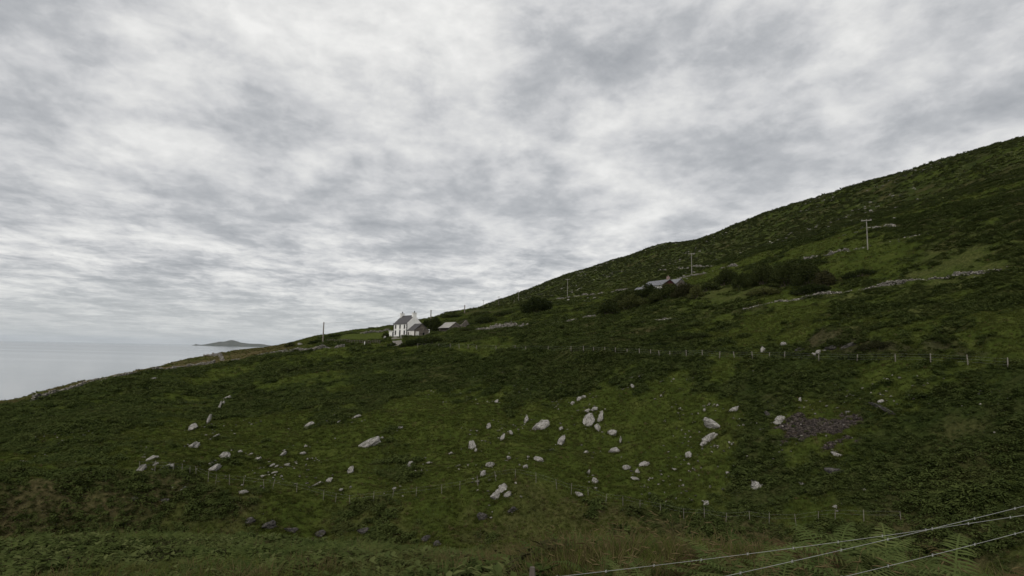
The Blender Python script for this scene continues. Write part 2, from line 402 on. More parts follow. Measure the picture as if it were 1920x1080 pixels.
# ------------------------------------------------------------------ ground cover masks
def PX(x, y): return 960 + F * np.tan(np.clip(np.arctan2(x, y), R(-60), R(60)))
DRIVE = [hit(738, 650.0)[0], hit(745, 643.5)[0], HOUSE_P + Vector((-3.4, -1.5, 0)), HOUSE_P + Vector((-4.5, 3.5, 0))]
SCREE_C, _ = hit(1520, 800); SCREE_D, _ = hit(1570, 812); SCREE_E, _ = hit(1488, 790)
def segdist(x, y, pts):
    best = np.full(np.shape(x), 1e9)
    for a, b in zip(pts[:-1], pts[1:]):
        ax, ay, bx, by = a.x, a.y, b.x, b.y
        L2 = (bx - ax) ** 2 + (by - ay) ** 2 + 1e-9
        t = np.clip(((x - ax) * (bx - ax) + (y - ay) * (by - ay)) / L2, 0, 1)
        best = np.minimum(best, np.hypot(x - ax - t * (bx - ax), y - ay - t * (by - ay)))
    return best
def masks(x, y):
    x = np.asarray(x, float); y = np.asarray(y, float)
    u = US(x, y); px = PX(x, y); d = np.hypot(x, y)
    n1 = fbm(x, y, 22, 4, .55, 51); n2 = fbm(x, y, 6, 4, .6, 57); n3 = fbm(x, y * 1.6, 2.2, 3, .6, 63)
    # bracken: upper half of the slope, its sides, the bank; short grass: a broad lower centre
    b = 0.14 + 0.60 * smooth01(6.1, 7.6, u + 0.9 * n1)
    pw = px + 330 * n1 + 160 * n2
    side = np.maximum(1 - smooth01(250, 560, pw - (u - 5.5) * 60), smooth01(1250, 1620, pw))
    b = b + .45 * side * smooth01(4.9, 5.8, u) * (1 - smooth01(6.6, 7.4, u))
    b = np.where(u < 5.0, 0.5, b)
    b = np.where(u > 8.0, 0.64 - .22 * smooth01(8.5, 9.2, u) * smooth01(900, 1150, px), b)
    b = np.where((u > 8.05) & (px < 600), 0.12, b)
    b = np.where(u > 11.2, 0.62, b)
    b = b + 1.0 * n1 + 0.75 * n2 + 0.4 * n3
    b = smooth01(0.22, 0.82, b)
    # bleached grass on the seaward shoulder, in patches elsewhere
    dry = smooth01(8.02, 8.25, u) * (smooth01(380, 420, px) * (1 - smooth01(530, 585, px)) * (0.72 + .5 * n2 + .4 * n3) + (1 - smooth01(380, 420, px)) * (0.5 + .5 * n2))
    dry = dry + smooth01(0.0, 0.7, n2 + 0.6 * n1 + .4 * n3) * 0.28 * smooth01(8.0, 8.6, u) * smooth01(600, 700, px)
    dry = dry + smooth01(0.1, 0.8, n1 + .5 * n3 + .5 * n2) * 0.30
    dry = dry + smooth01(2.6, 3.4, u) * (1 - smooth01(4.6, 5.3, u)) * (0.26 + 0.6 * n2 + .4 * n1)
    dry = dry + (1 - smooth01(1.8, 3.0, u)) * (0.16 + 0.9 * n3)
    dry = np.clip(dry, 0, 0.95)
    lush = smooth01(8.75, 9.0, u) * (1 - smooth01(10.0, 10.3, u)) * smooth01(630, 650, px) * (1 - smooth01(725, 745, px))
    lush = np.maximum(lush, smooth01(.12, .4, n1 + .4 * n2) * 0.55 * smooth01(8.7, 9.3, u) * (1 - smooth01(10.6, 11.2, u)) * smooth01(1150, 1300, px))
    soil = smooth01(.05, .5, n2 + .7 * n3 + .12) * smooth01(8.1, 8.35, u) * (1 - smooth01(8.75, 9.0, u)) * smooth01(1470, 1530, px) * .38
    sc = np.exp(-(((x - SCREE_C.x) / 3.4) ** 2 + ((y - SCREE_C.y) / 2.2) ** 2)) + np.exp(-(((x - SCREE_D.x) / 2.6) ** 2 + ((y - SCREE_D.y) / 2.4) ** 2)) + .8 * np.exp(-(((x - SCREE_E.x) / 2) ** 2 + ((y - SCREE_E.y) / 1.6) ** 2))
    scree = smooth01(0.45, 0.85, sc + 1.6 * n3 + .8 * n2) * smooth01(.08, .4, sc)
    bank = smooth01(3.3, 4.2, u) * (1 - smooth01(4.75, 5.0, u)) * smooth01(0.05, 0.35, n2 + 0.3 * n3)
    soil = np.maximum.reduce([soil, scree, bank * 0.12])
    return b, dry, lush, soil, scree, u, px, d

# ------------------------------------------------------------------ ground mesh
def build_ground():
    ax, ay = 0.0, -25.0
    azs = np.linspace(R(-58), R(58), 900)
    rows = np.concatenate([np.geomspace(6, 28, 12), np.linspace(29, 95, 190)[0:], np.linspace(95.3, 160, 215), np.linspace(160.6, 270, 170), np.geomspace(271.5, 900, 130), np.geomspace(910, 1600, 14)])
    A, Rr = np.meshgrid(azs, rows, indexing='ij')
    x = ax + np.sin(A) * Rr; y = ay + np.cos(A) * Rr
    z = H(x, y)
    b, dry, lush, soil, scree, u, px, d = masks(x, y)
    # cushion relief of the plant cover
    z = z + b * smooth01(30, 70, d) * (1 - smooth01(400, 600, d)) * 0.45 * np.abs(fbm(x, y, 1.9, 3, .6, 71)) - soil * 0.12
    n, m = x.shape
    V = np.stack([x, y, z], -1).reshape(-1, 3)
    i = np.arange(n * m).reshape(n, m)
    Fq = np.stack([i[:-1, :-1], i[:-1, 1:], i[1:, 1:], i[1:, :-1]], -1).reshape(-1, 4)
    me = bpy.data.meshes.new('hillside')
    me.vertices.add(len(V)); me.vertices.foreach_set('co', V.ravel())
    me.loops.add(Fq.size); me.loops.foreach_set('vertex_index', Fq[:, ::-1].ravel().astype(np.int32))
    me.polygons.add(len(Fq)); me.polygons.foreach_set('loop_start', np.arange(0, Fq.size, 4, dtype=np.int32))
    me.update(calc_edges=True); me.shade_smooth()
    ca = me.attributes.new('cover', 'FLOAT_COLOR', 'POINT')
    ca.data.foreach_set('color', np.stack([b, dry, lush, np.ones_like(b)], -1).ravel().astype(np.float32))
    sa = me.attributes.new('soil', 'FLOAT', 'POINT'); sa.data.foreach_set('value', soil.ravel().astype(np.float32))
    o = mobj('hillside', me, M['ground']); tag(o, kind='structure')
build_ground()

# ------------------------------------------------------------------ sea
def build_sea():
    m, t, b = material('sea_water', 0.28, 0.5)
    geo = t.nodes.new('ShaderNodeNewGeometry').outputs['Position']
    st = N(t, 'ShaderNodeMapping'); t.links.new(geo, st.inputs[0]); st.inputs['Scale'].default_value = (0.00025, 0.0012, 0)
    n = noise(t, st.outputs[0], 1.0, 4, 0.6)
    b.inputs['Base Color'].default_value = (0.075, 0.095, 0.115, 1)
    b.inputs['IOR'].default_value = 1.33
    t.links.new(mth(t, 'ADD', mth(t, 'MULTIPLY', n, 0.12), 0.02), b.inputs['Roughness'])
    wv = noise(t, geo, 0.12, 5, 0.6)
    bump(t, b, wv, 0.06, 0.4)
    V = [(-60000, 120, SEA), (20000, 120, SEA), (20000, 60000, SEA), (-60000, 60000, SEA)]
    o = mobj('sea', mk_mesh('sea', V, [(0, 1, 2, 3)]), m); tag(o, kind='structure')
build_sea()

# ------------------------------------------------------------------ distant island
def build_island():
    D = 25000.0
    prof = [(366, 0), (371, 1.2), (373.5, 2.6), (376, 1.2), (384, .9), (395, 2.6), (403, 4.8), (412, 7.0), (418, 8.0), (424, 7.4), (431, 9.0), (438, 10.6), (443, 10.2), (450, 8.6), (458, 6.6), (470, 5.2), (480, 4.6), (490, 4.6), (500, 4.0), (512, 2.6), (525, 1.0), (534, 0)]
    pk = np.array(prof)
    nx, ny = 120, 26
    V, Fc = [], []
    for i in range(nx):
        px = 364 + (536 - 364) * i / (nx - 1)
        h = max(np.interp(px, pk[:, 0], pk[:, 1]), 0) * D / F
        a = math.atan2(px - 960, F)
        for j in range(ny):
            s = j / (ny - 1) * 2 - 1
            dd = D / math.cos(a) + s * 650
            x, y = math.sin(a) * dd, math.cos(a) * dd
            k = max(0, 1 - abs(s) ** 1.6)
            z = SEA - 8 + h * k * (1 + 0.35 * float(fbm(x, y, 420, 4, .55, 5)) * (1 - k * .6)) + 22 * min(1, k * 3) * (h > 4)
            V.append((x, y, z))
    for i in range(nx - 1):
        for j in range(ny - 1):
            p = i * ny + j; Fc.append((p, p + ny, p + ny + 1, p + 1))
    m = simple('island_slopes', (0.035, 0.045, 0.025), (0.09, 0.085, 0.06), 0.004, 0.9, 0.1)
    o = mobj('island', mk_mesh('island', V, Fc, True), m); tag(o, kind='structure')
build_island()

# ================================================================== rocks
def rock_mesh(seed, sub=3, cuts=13, flat=0.0):
    r = random.Random(seed)
    bm = bmesh.new(); bmesh.ops.create_icosphere(bm, subdivisions=sub, radius=1.0)
    planes = []
    for _ in range(cuts):
        n = Vector((r.gauss(0, 1), r.gauss(0, 1), r.gauss(0, 1))).normalized()
        planes.append((n, r.uniform(0.40, 0.80)))
    for v in bm.verts:
        p = v.co.copy()
        for n, dd in planes:
            k = p.dot(n)
            if k > dd: p -= n * (k - dd) * 0.92
        q = p * 2.3 + Vector((seed * 3.1, seed * 1.7, 0))
        e = 0.30 * float(fbm(q.x + q.z * .7, q.y - q.z * .6, 1.0, 3, .6, seed)) + .10 * float(vnoise(q.x * 5 - q.z * 3, q.y * 5 + q.z * 3, seed + 9))
        v.co = p * (1 + e)
    # long axis x, size normalised to a unit box
    for ax in range(3):
        lo = min(v.co[ax] for v in bm.verts); hi = max(v.co[ax] for v in bm.verts)
        for v in bm.verts: v.co[ax] = (v.co[ax] - (lo + hi) / 2) / (hi - lo)
    m = bpy.data.meshes.new('boulder'); bm.to_mesh(m); bm.free()
    m.shade_smooth()
    m.set_sharp_from_angle(angle=R(17))
    return m
ROCKS = [rock_mesh(s) for s in range(1, 13)]
for m_ in ROCKS: m_.materials.append(M['rock'])
ROCKS_DK = []
for m_ in ROCKS[:6]:
    c = m_.copy(); c.materials.clear(); c.materials.append(M['rock_dark']); ROCKS_DK.append(c)

_ri = [0]
RIM = []
LANDMARK = []
def stone_label(px, py, w, h, tilt):
    big = 'tiny' if w * h < 30 else ('small' if w * h < 85 else 'middling')
    shp = 'upright' if h > w * 1.25 else ('slanting flat' if w > 1.7 * h and abs(tilt) > 15 else ('flat' if w > 1.7 * h else ('leaning' if abs(tilt) > 25 else 'rounded')))
    q = min(LANDMARK, key=lambda l: (l[0] - px) ** 2 + 2.5 * (l[1] - py) ** 2)
    rel = 'uphill of' if py < q[1] - 14 else ('downhill of' if py > q[1] + 14 else 'level with')
    return f'{big} {shp} pale stone {rel} {q[2]}'
def rock(px, py, w, h, tilt=0, label=None, group=None, dark=False, sink=0.30, name='boulder', mi=None):
    """one boulder bedded in the slope; w, h are its apparent size in photo pixels"""
    _ri[0] += 1
    P, d = hit(px, py + h * 0.25)
    s = d / F
    if abs(tilt) > 10 and w >= h: w, h = w / math.cos(R(tilt)), h * .78
    W, Hh = w * s * 1.04, h * s * 1.28
    lst = ROCKS_DK if dark else ROCKS
    me = lst[(_ri[0] * 5 + 3) % len(lst)] if mi is None else lst[mi % len(lst)]
    o = bpy.data.objects.new(name, me); COL.objects.link(o)
    az = math.atan2(P.x, P.y)
    o.rotation_mode = 'QUATERNION'
    # bedded: leaning back with the slope, only the outcropping face shows
    q = Matrix.Rotation(-az, 3, 'Z') @ Matrix.Rotation(R(-24), 3, 'X') @ Matrix.Rotation(R(-tilt if w >= h else tilt), 3, 'Y') @ Matrix.Rotation(R(random.choice((0, 180)) + random.uniform(-12, 12)), 3, 'X')
    o.rotation_quaternion = q.to_quaternion()
    Dp = min(W, Hh * 1.3) * .8
    o.scale = (W, Dp, Hh * (1 + sink * .3))
    P.z += Hh * (0.13 - 0.12 * sink)
    RIM.append((P.x, P.y, W, Dp, az, name == 'boulder' and not dark))
    o.location = P
    tag(o, label or 'small pale grey lichen-spotted stone bedded in the grassy slope', 'rock', group or 'pale stones strewn over the slope')
    return o

BIG = [  # px, py, w, h, tilt, label
 (1014,797,27,18,42,'pale egg-shaped boulder leaning on the slope, alone between two grey stones'),
 (1104,789,21,22,0,'blocky pale boulder beside an upright slab on the slope'),
 (1125,783,11,24,8,'upright pale slab of rock standing beside a blocky boulder'),
 (1335,794,30,20,-15,'broad speckled boulder directly above a wedge-shaped white rock'),
 (1333,820,25,16,30,'wedge-shaped white rock directly below a broad speckled boulder'),
 (690,832,42,16,28,'long dark-streaked rock slab lying aslant in short grass'),
 (1053,826,13,22,18,'tall narrow pale rock with a dark hollow beneath it'),
 (1418,914,17,19,0,'round speckled white boulder in the grass above the lower wire fence'),
 (421,856,18,14,20,'rounded speckled boulder above a pair of long flat stones'),
 (427,747,15,8,10,'flat white rock capping a dark rocky cleft in the bracken'),
 (578,797,11,15,35,'leaning oval white stone at the lower edge of the bracken'),
 (1151,844,22,12,20,'flat pale boulder with a thin upright stone at its end'),
 (885,835,14,16,-20,'brownish grey boulder with a small stone at its foot'),
 (397,880,26,10,32,'long pale stone lying parallel beneath a shorter one'),
 (393,871,14,7,28,'short pale stone lying parallel above a longer one'),
 (362,801,15,11,0,'pointed grey boulder poking out of bracken below the cleft'),
 (363,836,18,12,30,'pale stone with a thin tail of rock pointing uphill'),
 (315,876,17,10,18,'oblong pale boulder near the posts of the lower wire fence'),
 (656,883,13,10,50,'white stone standing on edge in short grass'),
 (1115,903,12,13,10,'round grey boulder with a small white stone under it'),
 (919,872,17,9,10,'low pale boulder with a dark mossy top'),
 (906,888,11,10,45,'leaning white stone near the top of the earth bank'),
 (1010,861,19,10,-5,'white boulder with a ridge of rock trailing beside it'),
]
LANDMARK += [(1014,797,'the egg-shaped boulder'),(1112,786,'the blocky boulder and its slab'),(1335,806,'the broad speckled boulder'),(690,832,'the long dark-streaked slab'),(1053,826,'the tall narrow rock'),(1418,914,'the round boulder by the lower fence'),
             (421,856,'the boulder above two long stones'),(425,750,'the cleft in the bracken'),(578,797,'the oval stone at the bracken edge'),(1151,844,'the flat boulder with an upright end stone'),(885,835,'the brownish boulder'),(315,876,'the oblong boulder by the fence posts'),(656,883,'the stone standing on edge'),(1115,903,'the round grey boulder'),(937,921,'the three-rock cluster'),(1520,800,'the scree patch'),(1568,887,'the dark overhanging rock'),(1480,672,'the pale post fence'),(760,640,'the farmhouse')]
for (px, py, w_, h_, tl, lb) in BIG: rock(px, py, w_, h_, tl, lb, 'large boulders on the slope')
for (px, py, w_, h_, tl, lb) in [(929,926,19,18,15,'big pale rock on the bank edge, widest of a cluster of three'),
                                 (942,914,17,13,30,'pale block at the top of a three-rock cluster on the bank edge'),
                                 (952,926,14,8,25,'low pale slab at the foot of a three-rock cluster on the bank edge')]:
    rock(px, py, w_, h_, tl, lb, 'rocks perched on the bank edge', sink=.5)
for (px, py, w_, h_, tl, lb) in [(1443,779,7,16,-35,'dark curved slab at the head of the scree patch'),
                                 (1464,784,14,13,-30,'pale split rock at the head of the scree patch'),
                                 (1568,887,34,14,-10,'low dark overhanging rock with a pale crest'),
                                 (1650,763,30,9,-28,'long dark rock ledge with a pale upper edge'),
                                 (1672,774,28,8,-30,'lower step of a long dark rock ledge')]:
    rock(px, py, w_, h_, tl, lb, 'dark outcrops near the scree', dark=(w_ > 20 or w_ < 8), sink=.5)
SMALL = """419,756,5,8,20 410,764,4,20,15 391,787,6,17,10 403,818,13,4,35 281,861,19,7,35 290,872,10,5,35 263,881,15,9,45 448,847,11,6,15 469,852,10,4,25
481,862,14,8,35 529,853,12,6,45 533,845,6,4,0 575,837,8,6,10 567,850,12,6,20 576,861,5,4,0 537,872,11,6,12 553,867,9,4,25 508,873,12,5,35 518,875,7,4,35
515,886,10,5,20 502,886,5,3,30 491,893,9,5,25 494,878,4,4,40 635,791,10,4,35 614,790,6,3,10 669,781,15,6,25 716,821,7,6,20 617,900,12,7,5 592,908,17,5,22
637,919,10,5,35 457,923,14,6,0 343,917,15,8,15 286,710,12,4,15 748,803,15,7,20 766,872,7,17,28 803,868,9,4,0 791,883,4,5,0 739,917,7,7,30 845,850,9,6,20
857,874,12,4,15 892,845,7,8,0 916,799,9,10,-10 941,821,7,15,20 958,812,7,10,0 987,786,9,11,0 954,858,8,7,-20 985,875,9,6,10 991,857,6,4,0 1034,844,10,7,30
896,903,9,4,10 917,901,7,4,0 930,753,10,6,30 1095,744,11,6,-10 1086,748,10,7,10 1074,756,8,6,0 1101,770,15,6,10 1116,766,12,10,-20 1122,802,10,15,-25
1148,811,17,9,5 1098,848,12,7,25 1163,826,4,14,10 1175,877,15,8,0 1195,884,9,10,-20 1191,897,16,5,-5 1103,885,6,8,0 1116,915,10,4,0 1085,926,17,9,-20
1186,724,7,8,0 1052,803,9,6,0 1208,869,19,10,15 1291,854,11,12,0 1266,880,11,4,-20 1300,880,5,5,0 1320,832,14,7,10 1321,769,6,5,0 1376,767,18,8,20
1274,766,5,5,0 1460,792,18,6,0 1500,750,5,9,0 1569,852,17,7,-5 1652,753,11,6,0 1366,887,9,5,0 1413,902,9,5,0 1502,906,9,5,-30 1432,656,10,11,0
1469,645,11,6,0 1535,660,11,8,20 1526,664,7,5,0 1545,657,7,4,10 1324,945,9,10,0 1566,951,9,8,20 1190,604,11,4,25 1010,718,6,4,0 1200,706,6,4,0 1240,742,5,4,0 1600,742,6,4,20 1590,772,8,5,30
1345,760,5,4,0 1330,758,4,4,0 1246,790,4,4,0 1300,792,4,4,0 1372,833,4,4,0 1340,836,6,4,0 1185,1033,22,8,0"""
for tok in SMALL.split():
    px, py, w_, h_, tl = map(float, tok.split(','))
    rock(px, py, w_, h_, tl, stone_label(px, py, w_, h_, tl))
for (px, py, w_, h_) in [(505,984,26,12),(470,975,16,8),(545,992,22,10),(600,1000,18,9),(680,996,26,10),(275,1013,34,12),(800,1010,20,10),(820,1018,14,8),(1140,1020,16,9),(250,935,12,6),(308,940,16,8),(905,968,22,10),(960,955,18,9),(1500,655,16,8),(1555,652,22,10),(1590,648,26,9),(1630,655,22,9)]:
    rock(px, py, w_, h_, random.uniform(-20, 30), 'dark wet-looking rock showing through the rough grass of a bank', 'dark rocks in the banks', dark=True, sink=.4)

for (px, py, w_, h_) in [(606,1034,34,16),(628,1040,26,14),(590,1046,20,12),(612,1056,30,14),(640,1060,22,11),(660,1064,16,9),(600,1068,18,10),(1150,1040,34,20),(1138,1052,22,14)]:
    rock(px, py, w_, h_, random.uniform(-15, 25), 'black wet rock crowded in a cleft of the near bank', 'black rocks in the near cleft', dark=True, sink=.05)
# loose stones far too many to count: small stones of the slope, the upper hill and the scree
def ico_pts():
    bm = bmesh.new(); bmesh.ops.create_icosphere(bm, subdivisions=1, radius=1.0)
    V = np.array([v.co[:] for v in bm.verts]); Fc = np.array([[v.index for v in f.verts] for f in bm.faces]); bm.free(); return V, Fc
ICO_V, ICO_F = ico_pts()
LOW_V = np.array([(-1,-1,-1),(1,-1,-1),(1,1,-1),(-1,1,-1),(-.8,-.8,1),(.75,-.85,.8),(.8,.8,1),(-.85,.75,.85)], float) * 0.75
LOW_F = np.array([(0,3,2),(0,2,1),(4,5,6),(4,6,7),(0,1,5),(0,5,4),(1,2,6),(1,6,5),(2,3,7),(2,7,6),(3,0,4),(3,4,7)])
def stones_mesh(name, P, S, mat, low=True):
    P = np.asarray(P); S = np.asarray(S); n = len(P)
    BV, BF = (LOW_V, LOW_F) if low else (ICO_V, ICO_F)
    V = np.repeat(BV[None], n, 0) * (1 + rng.uniform(-.28, .28, (n, len(BV), 3)))
    V = V * S[:, None, :]
    a = rng.uniform(0, 6.283, n); e = rng.uniform(-.5, .5, n)
    ca, sa, ce, se = np.cos(a), np.sin(a), np.cos(e), np.sin(e)
    x, y, z = V[..., 0], V[..., 1], V[..., 2]
    y, z = y * ce[:, None] - z * se[:, None], y * se[:, None] + z * ce[:, None]
    x, y = x * ca[:, None] - y * sa[:, None], x * sa[:, None] + y * ca[:, None]
    V = np.stack([x, y, z], -1) + P[:, None, :]
    Fc = (BF[None] + (np.arange(n) * len(BV))[:, None, None]).reshape(-1, 3)
    me = bpy.data.meshes.new(name)
    me.vertices.add(n * len(BV)); me.vertices.foreach_set('co', V.ravel())
    me.loops.add(Fc.size); me.loops.foreach_set('vertex_index', Fc.ravel().astype(np.int32))
    me.polygons.add(len(Fc)); me.polygons.foreach_set('loop_start', np.arange(0, Fc.size, 3, dtype=np.int32))
    me.update(calc_edges=True)
    ta = me.attributes.new('tone', 'FLOAT', 'POINT'); ta.data.foreach_set('value', np.repeat(rng.uniform(0, 1, n), len(BV)).astype(np.float32))
    me.materials.append(mat)
    return me
def scatter_az(n, d0, d1, a0=-43, a1=43):
    d = np.sqrt(rng.uniform(d0 ** 2, d1 ** 2, n)); a = rng.uniform(R(a0), R(a1), n)
    return np.sin(a) * d, np.cos(a) * d
x, y = scatter_az(2600, 70, 115); u = US(x, y); k = (u > 5.05) & (u < 7.6) & (fbm(x, y, 9, 3, .6, 81) > 0.10); x, y = x[k], y[k]
fx, fy = [], []
for (bx, by, W_, D_, a_, pale) in RIM:          # chips broken off the boulders
    if not pale: continue
    for q in range(random.randint(0, 4)):
        fx.append(bx + random.gauss(0, W_ * .6 + .5)); fy.append(by + random.gauss(0, W_ * .5 + .5))
x = np.concatenate([x, fx]); y = np.concatenate([y, fy])
s = rng.uniform(.05, .19, (len(x), 3)) * np.array([1.4, 1, .7])
o = mobj('slope_stones', stones_mesh('slope_stones', np.stack([x, y, H(x, y) + .08], -1), s, M['loose'], False)); tag(o, 'little pale stones scattered through the grass of the near slope', 'stones', kind='stuff')
x, y = scatter_az(9000, 170, 800, -12, 43); u = US(x, y); nn = fbm(x, y, 40, 4, .6, 83); k = (u > 10.4) & (u < 13) & (nn + .15 * smooth01(12, 13, u) > 0.24); x, y = x[k], y[k]
dd = np.hypot(x, y); s = rng.uniform(.12, .42, (len(x), 3)) * (1 + dd / 500)[:, None] * np.array([1.5, 1.1, .7])
o = mobj('hill_stones', stones_mesh('hill_stones', np.stack([x, y, H(x, y) + .15], -1), s, M['loose'], False)); tag(o, 'pale stones and rock chips scattered over the upper hillside', 'stones', kind='stuff')
P, S = [], []
x = np.concatenate([rng.normal(SCREE_C.x, 3.0, 2600), rng.normal(SCREE_D.x, 2.2, 1800), rng.normal(SCREE_E.x, 1.6, 700)]); y = np.concatenate([rng.normal(SCREE_C.y, 2.0, 2600), rng.normal(SCREE_D.y, 2.0, 1800), rng.normal(SCREE_E.y, 1.3, 700)])
k = masks(x, y)[4] > rng.uniform(0.15, 0.95, len(x)); x, y = x[k], y[k]
s = rng.uniform(.05, .17, (len(x), 3)) * (1 + 1.2 * (rng.random(len(x)) ** 9))[:, None] * np.array([1.2, 1, .75])
o = mobj('scree', stones_mesh('scree', np.stack([x, y, H(x, y) - .02], -1), s, M['scree'])); tag(o, 'patch of loose purplish brown scree below the outcrop', 'scree', kind='stuff')

# ================================================================== dry stone walls
def along(pix, step=0.3, rough=0.0):
    pts = [hit(px, py)[0] for px, py in pix]
    out = []
    for a, b in zip(pts[:-1], pts[1:]):
        n = max(1, int((b.xy - a.xy).length / step))
        for i in range(n):
            t = i / n; out.append((a.x + (b.x - a.x) * t, a.y + (b.y - a.y) * t, math.atan2(b.y - a.y, b.x - a.x)))
    return out
WALLS = []
def stone_wall(pix, height, label, ruin=0.3, stone=0.17, width=0.55, cat='stone wall', wob=0.25):
    P, S = [], []
    ln = along(pix, stone * 1.5)
    WALLS.append(([hit(px, py)[0] for px, py in pix], width))
    X = np.array([q[0] for q in ln]); Y = np.array([q[1] for q in ln]); G = np.array([q[2] for q in ln])
    s_ = np.arange(len(ln)) * stone * 1.5
    X = X + wob * fbm(s_, s_ * 0, 9, 2, .5, 91) * -np.sin(G) * 4; Y = Y + wob * fbm(s_, s_ * 0, 9, 2, .5, 91) * np.cos(G) * 4
    Z = H(X, Y)
    hh = height * np.clip(.95 - ruin * 1.1 + (ruin + .15) * 2.4 * fbm(s_, s_ * 0 + 3, 5, 4, .65, 95 + len(pix) * 7), 0.0, 1.1)
    for i in range(len(ln)):
        z = 0.0
        while z < hh[i]:
            nrow = 2 if width > .4 else 1
            for q in range(nrow):
                off = (q - (nrow - 1) / 2) * width * (0.75 - .25 * z / height) + random.gauss(0, .05)
                P.append((X[i] - math.sin(G[i]) * off + random.gauss(0, .06), Y[i] + math.cos(G[i]) * off + random.gauss(0, .06), Z[i] + z + random.gauss(0, .03)))
                k = random.uniform(.75, 1.35)
                S.append((stone * k * 1.05, stone * k * .85, stone * random.uniform(.5, .85)))
            z += stone * 1.25
        if random.random() < .12 * ruin * 3:      # fallen stones at the foot
            P.append((X[i] + random.gauss(0, .9), Y[i] + random.gauss(0, .9), 0)); P[-1] = (P[-1][0], P[-1][1], ground(P[-1][0], P[-1][1]) + .05); S.append((stone, stone * .8, stone * .6))
    r = empty('stone_wall', (float(X[0]), float(Y[0]), float(Z[0]))); tag(r, label, cat, 'dry stone walls on the hill')
    P = np.array(P) - np.array([X[0], Y[0], Z[0]])
    o = mobj('wall_stones', stones_mesh('wall_stones', P, np.array(S), M['wallstone']), None, r); tag(o, kind='stuff')
    return r
stone_wall([(60,752),(150,726),(245,702),(290,695),(340,689),(404,682)], 1.0, 'low pale dry stone wall above the dark bracken on the seaward shoulder', .2)
stone_wall([(384,667),(400,667.5),(413,669),(418,676),(432,677)], 1.0, 'short bent stone wall around the corner of the bleached field', .3)
stone_wall([(434,677),(451,673),(480,666.5),(510,661.5),(536,660)], .8, 'broken stone wall along the lower edge of the bleached field', .45)
stone_wall([(531,661),(560,658),(600,654),(648,650.5)], 1.1, 'pale stone wall climbing towards the rail fence', .2)
stone_wall([(676,626),(700,623),(722,621),(736,619)], 1.0, 'stone wall behind the small bright green field', .3)
stone_wall([(881,620),(893,619),(908,618),(921,617)], .9, 'short stretch of stone wall right of the pale-roofed shed', .5)
stone_wall([(918,617),(940,614),(962,612),(984,613)], 1.5, 'tumbled heap of pale wall stones below the lone round bush', .5, .22, 2.2)
stone_wall([(984,613),(1010,609),(1040,606),(1080,600),(1120,595)], .55, 'thin stone wall line running up from the tumbled stone heap', .5, .16, .35)
stone_wall([(1200,606),(1240,601),(1290,596)], .5, 'broken line of wall stones below the bush row', .9, .18, .5)
stone_wall([(1395,580),(1440,569),(1470,565),(1500,561),(1540,553),(1600,546),(1680,535),(1780,521),(1880,508)], .8, 'long pale stone wall below the big dark thicket', .3, .17, .5)
stone_wall([(1040,561),(1080,556),(1130,550),(1178,543)], .9, 'stone wall on the rise left of the slate-roofed farmhouse', .6, .22)
stone_wall([(1262,525),(1300,516),(1340,508),(1382,500)], .8, 'stone wall by the foot of a T-shaped pole above the farmhouse', .7, .2)
stone_wall([(1235,508),(1280,504),(1335,500)], .7, 'faint stone wall line on the hill above the farmhouse', .6, .2)
stone_wall([(1510,487),(1560,476),(1600,470),(1650,456),(1700,446),(1790,425)], .9, 'stone wall on the upper hill behind the dark thicket', .7, .2)
stone_wall([(1640,428),(1665,424),(1690,425)], .7, 'scattered wall remains on the hill above the tall right-hand pole', .9, .25, .9)

# ================================================================== driveway
M['gravel'] = simple('gravel', (0.11, 0.10, 0.085), (0.24, 0.22, 0.19), 6, .95, .1)
def build_drive():
    pts = []
    for a, b in zip(DRIVE[:-1], DRIVE[1:]):
        pts += [a.lerp(b, i / 10) for i in range(10)]
    pts.append(DRIVE[-1]); V, Fc = [], []
    for i, p in enumerate(pts):
        t = pts[min(i + 1, len(pts) - 1)] - pts[max(i - 1, 0)]; t.z = 0; t.normalize(); nrm = Vector((-t.y, t.x, 0))
        for k in range(7):
            w_ = (k / 3 - 1) * (1.6 + .25 * math.sin(i * .9)) * (1 + 1.6 * smooth01(18, 30, i)); q = p + nrm * float(w_)
            V.append((q.x, q.y, ground(q.x, q.y) + .10 - .05 * abs(k / 3 - 1)))
    for i in range(len(pts) - 1):
        for k in range(6): o = i * 7 + k; Fc.append((o, o + 7, o + 8, o + 1))
    o = mobj('driveway', mk_mesh('driveway', V, Fc, True), M['gravel']); tag(o, kind='structure')
build_drive()

# ================================================================== buildings
M['white'] = simple('whitewash', (0.72, 0.71, 0.68), (0.84, 0.83, 0.80), 0.8, .9, .15)
M['white2'] = simple('weathered_whitewash', (0.50, 0.48, 0.44), (0.74, 0.72, 0.68), 1.2, .9, .15)
M['slate'] = simple('slate', (0.045, 0.043, 0.045), (0.095, 0.09, 0.09), 3.0, .6, .4, bmp=.3)
M['slate_grey'] = simple('grey_slate', (0.14, 0.14, 0.152), (0.22, 0.22, 0.232), 2.0, .6, .4, bmp=.3)
M['sheet'] = simple('fibre_cement', (0.26, 0.245, 0.225), (0.40, 0.38, 0.355), 0.7, .8, .2)
M['dark'] = simple('dark_paint', (0.012, 0.012, 0.013), (0.025, 0.024, 0.024), 5, .5, .4)
M['rubble'] = simple('rubble_stone', (0.05, 0.043, 0.036), (0.20, 0.175, 0.15), 2.6, .95, .1, bmp=.8)
M['wood'] = simple('weathered_wood', (0.06, 0.05, 0.04), (0.14, 0.12, 0.10), 5, .9, .1)
M['post'] = simple('bleached_post', (0.12, 0.108, 0.09), (0.27, 0.245, 0.205), 5, .9, .1)
M['polewood'] = simple('pole_wood', (0.13, 0.11, 0.09), (0.24, 0.21, 0.18), 2, .9, .1)
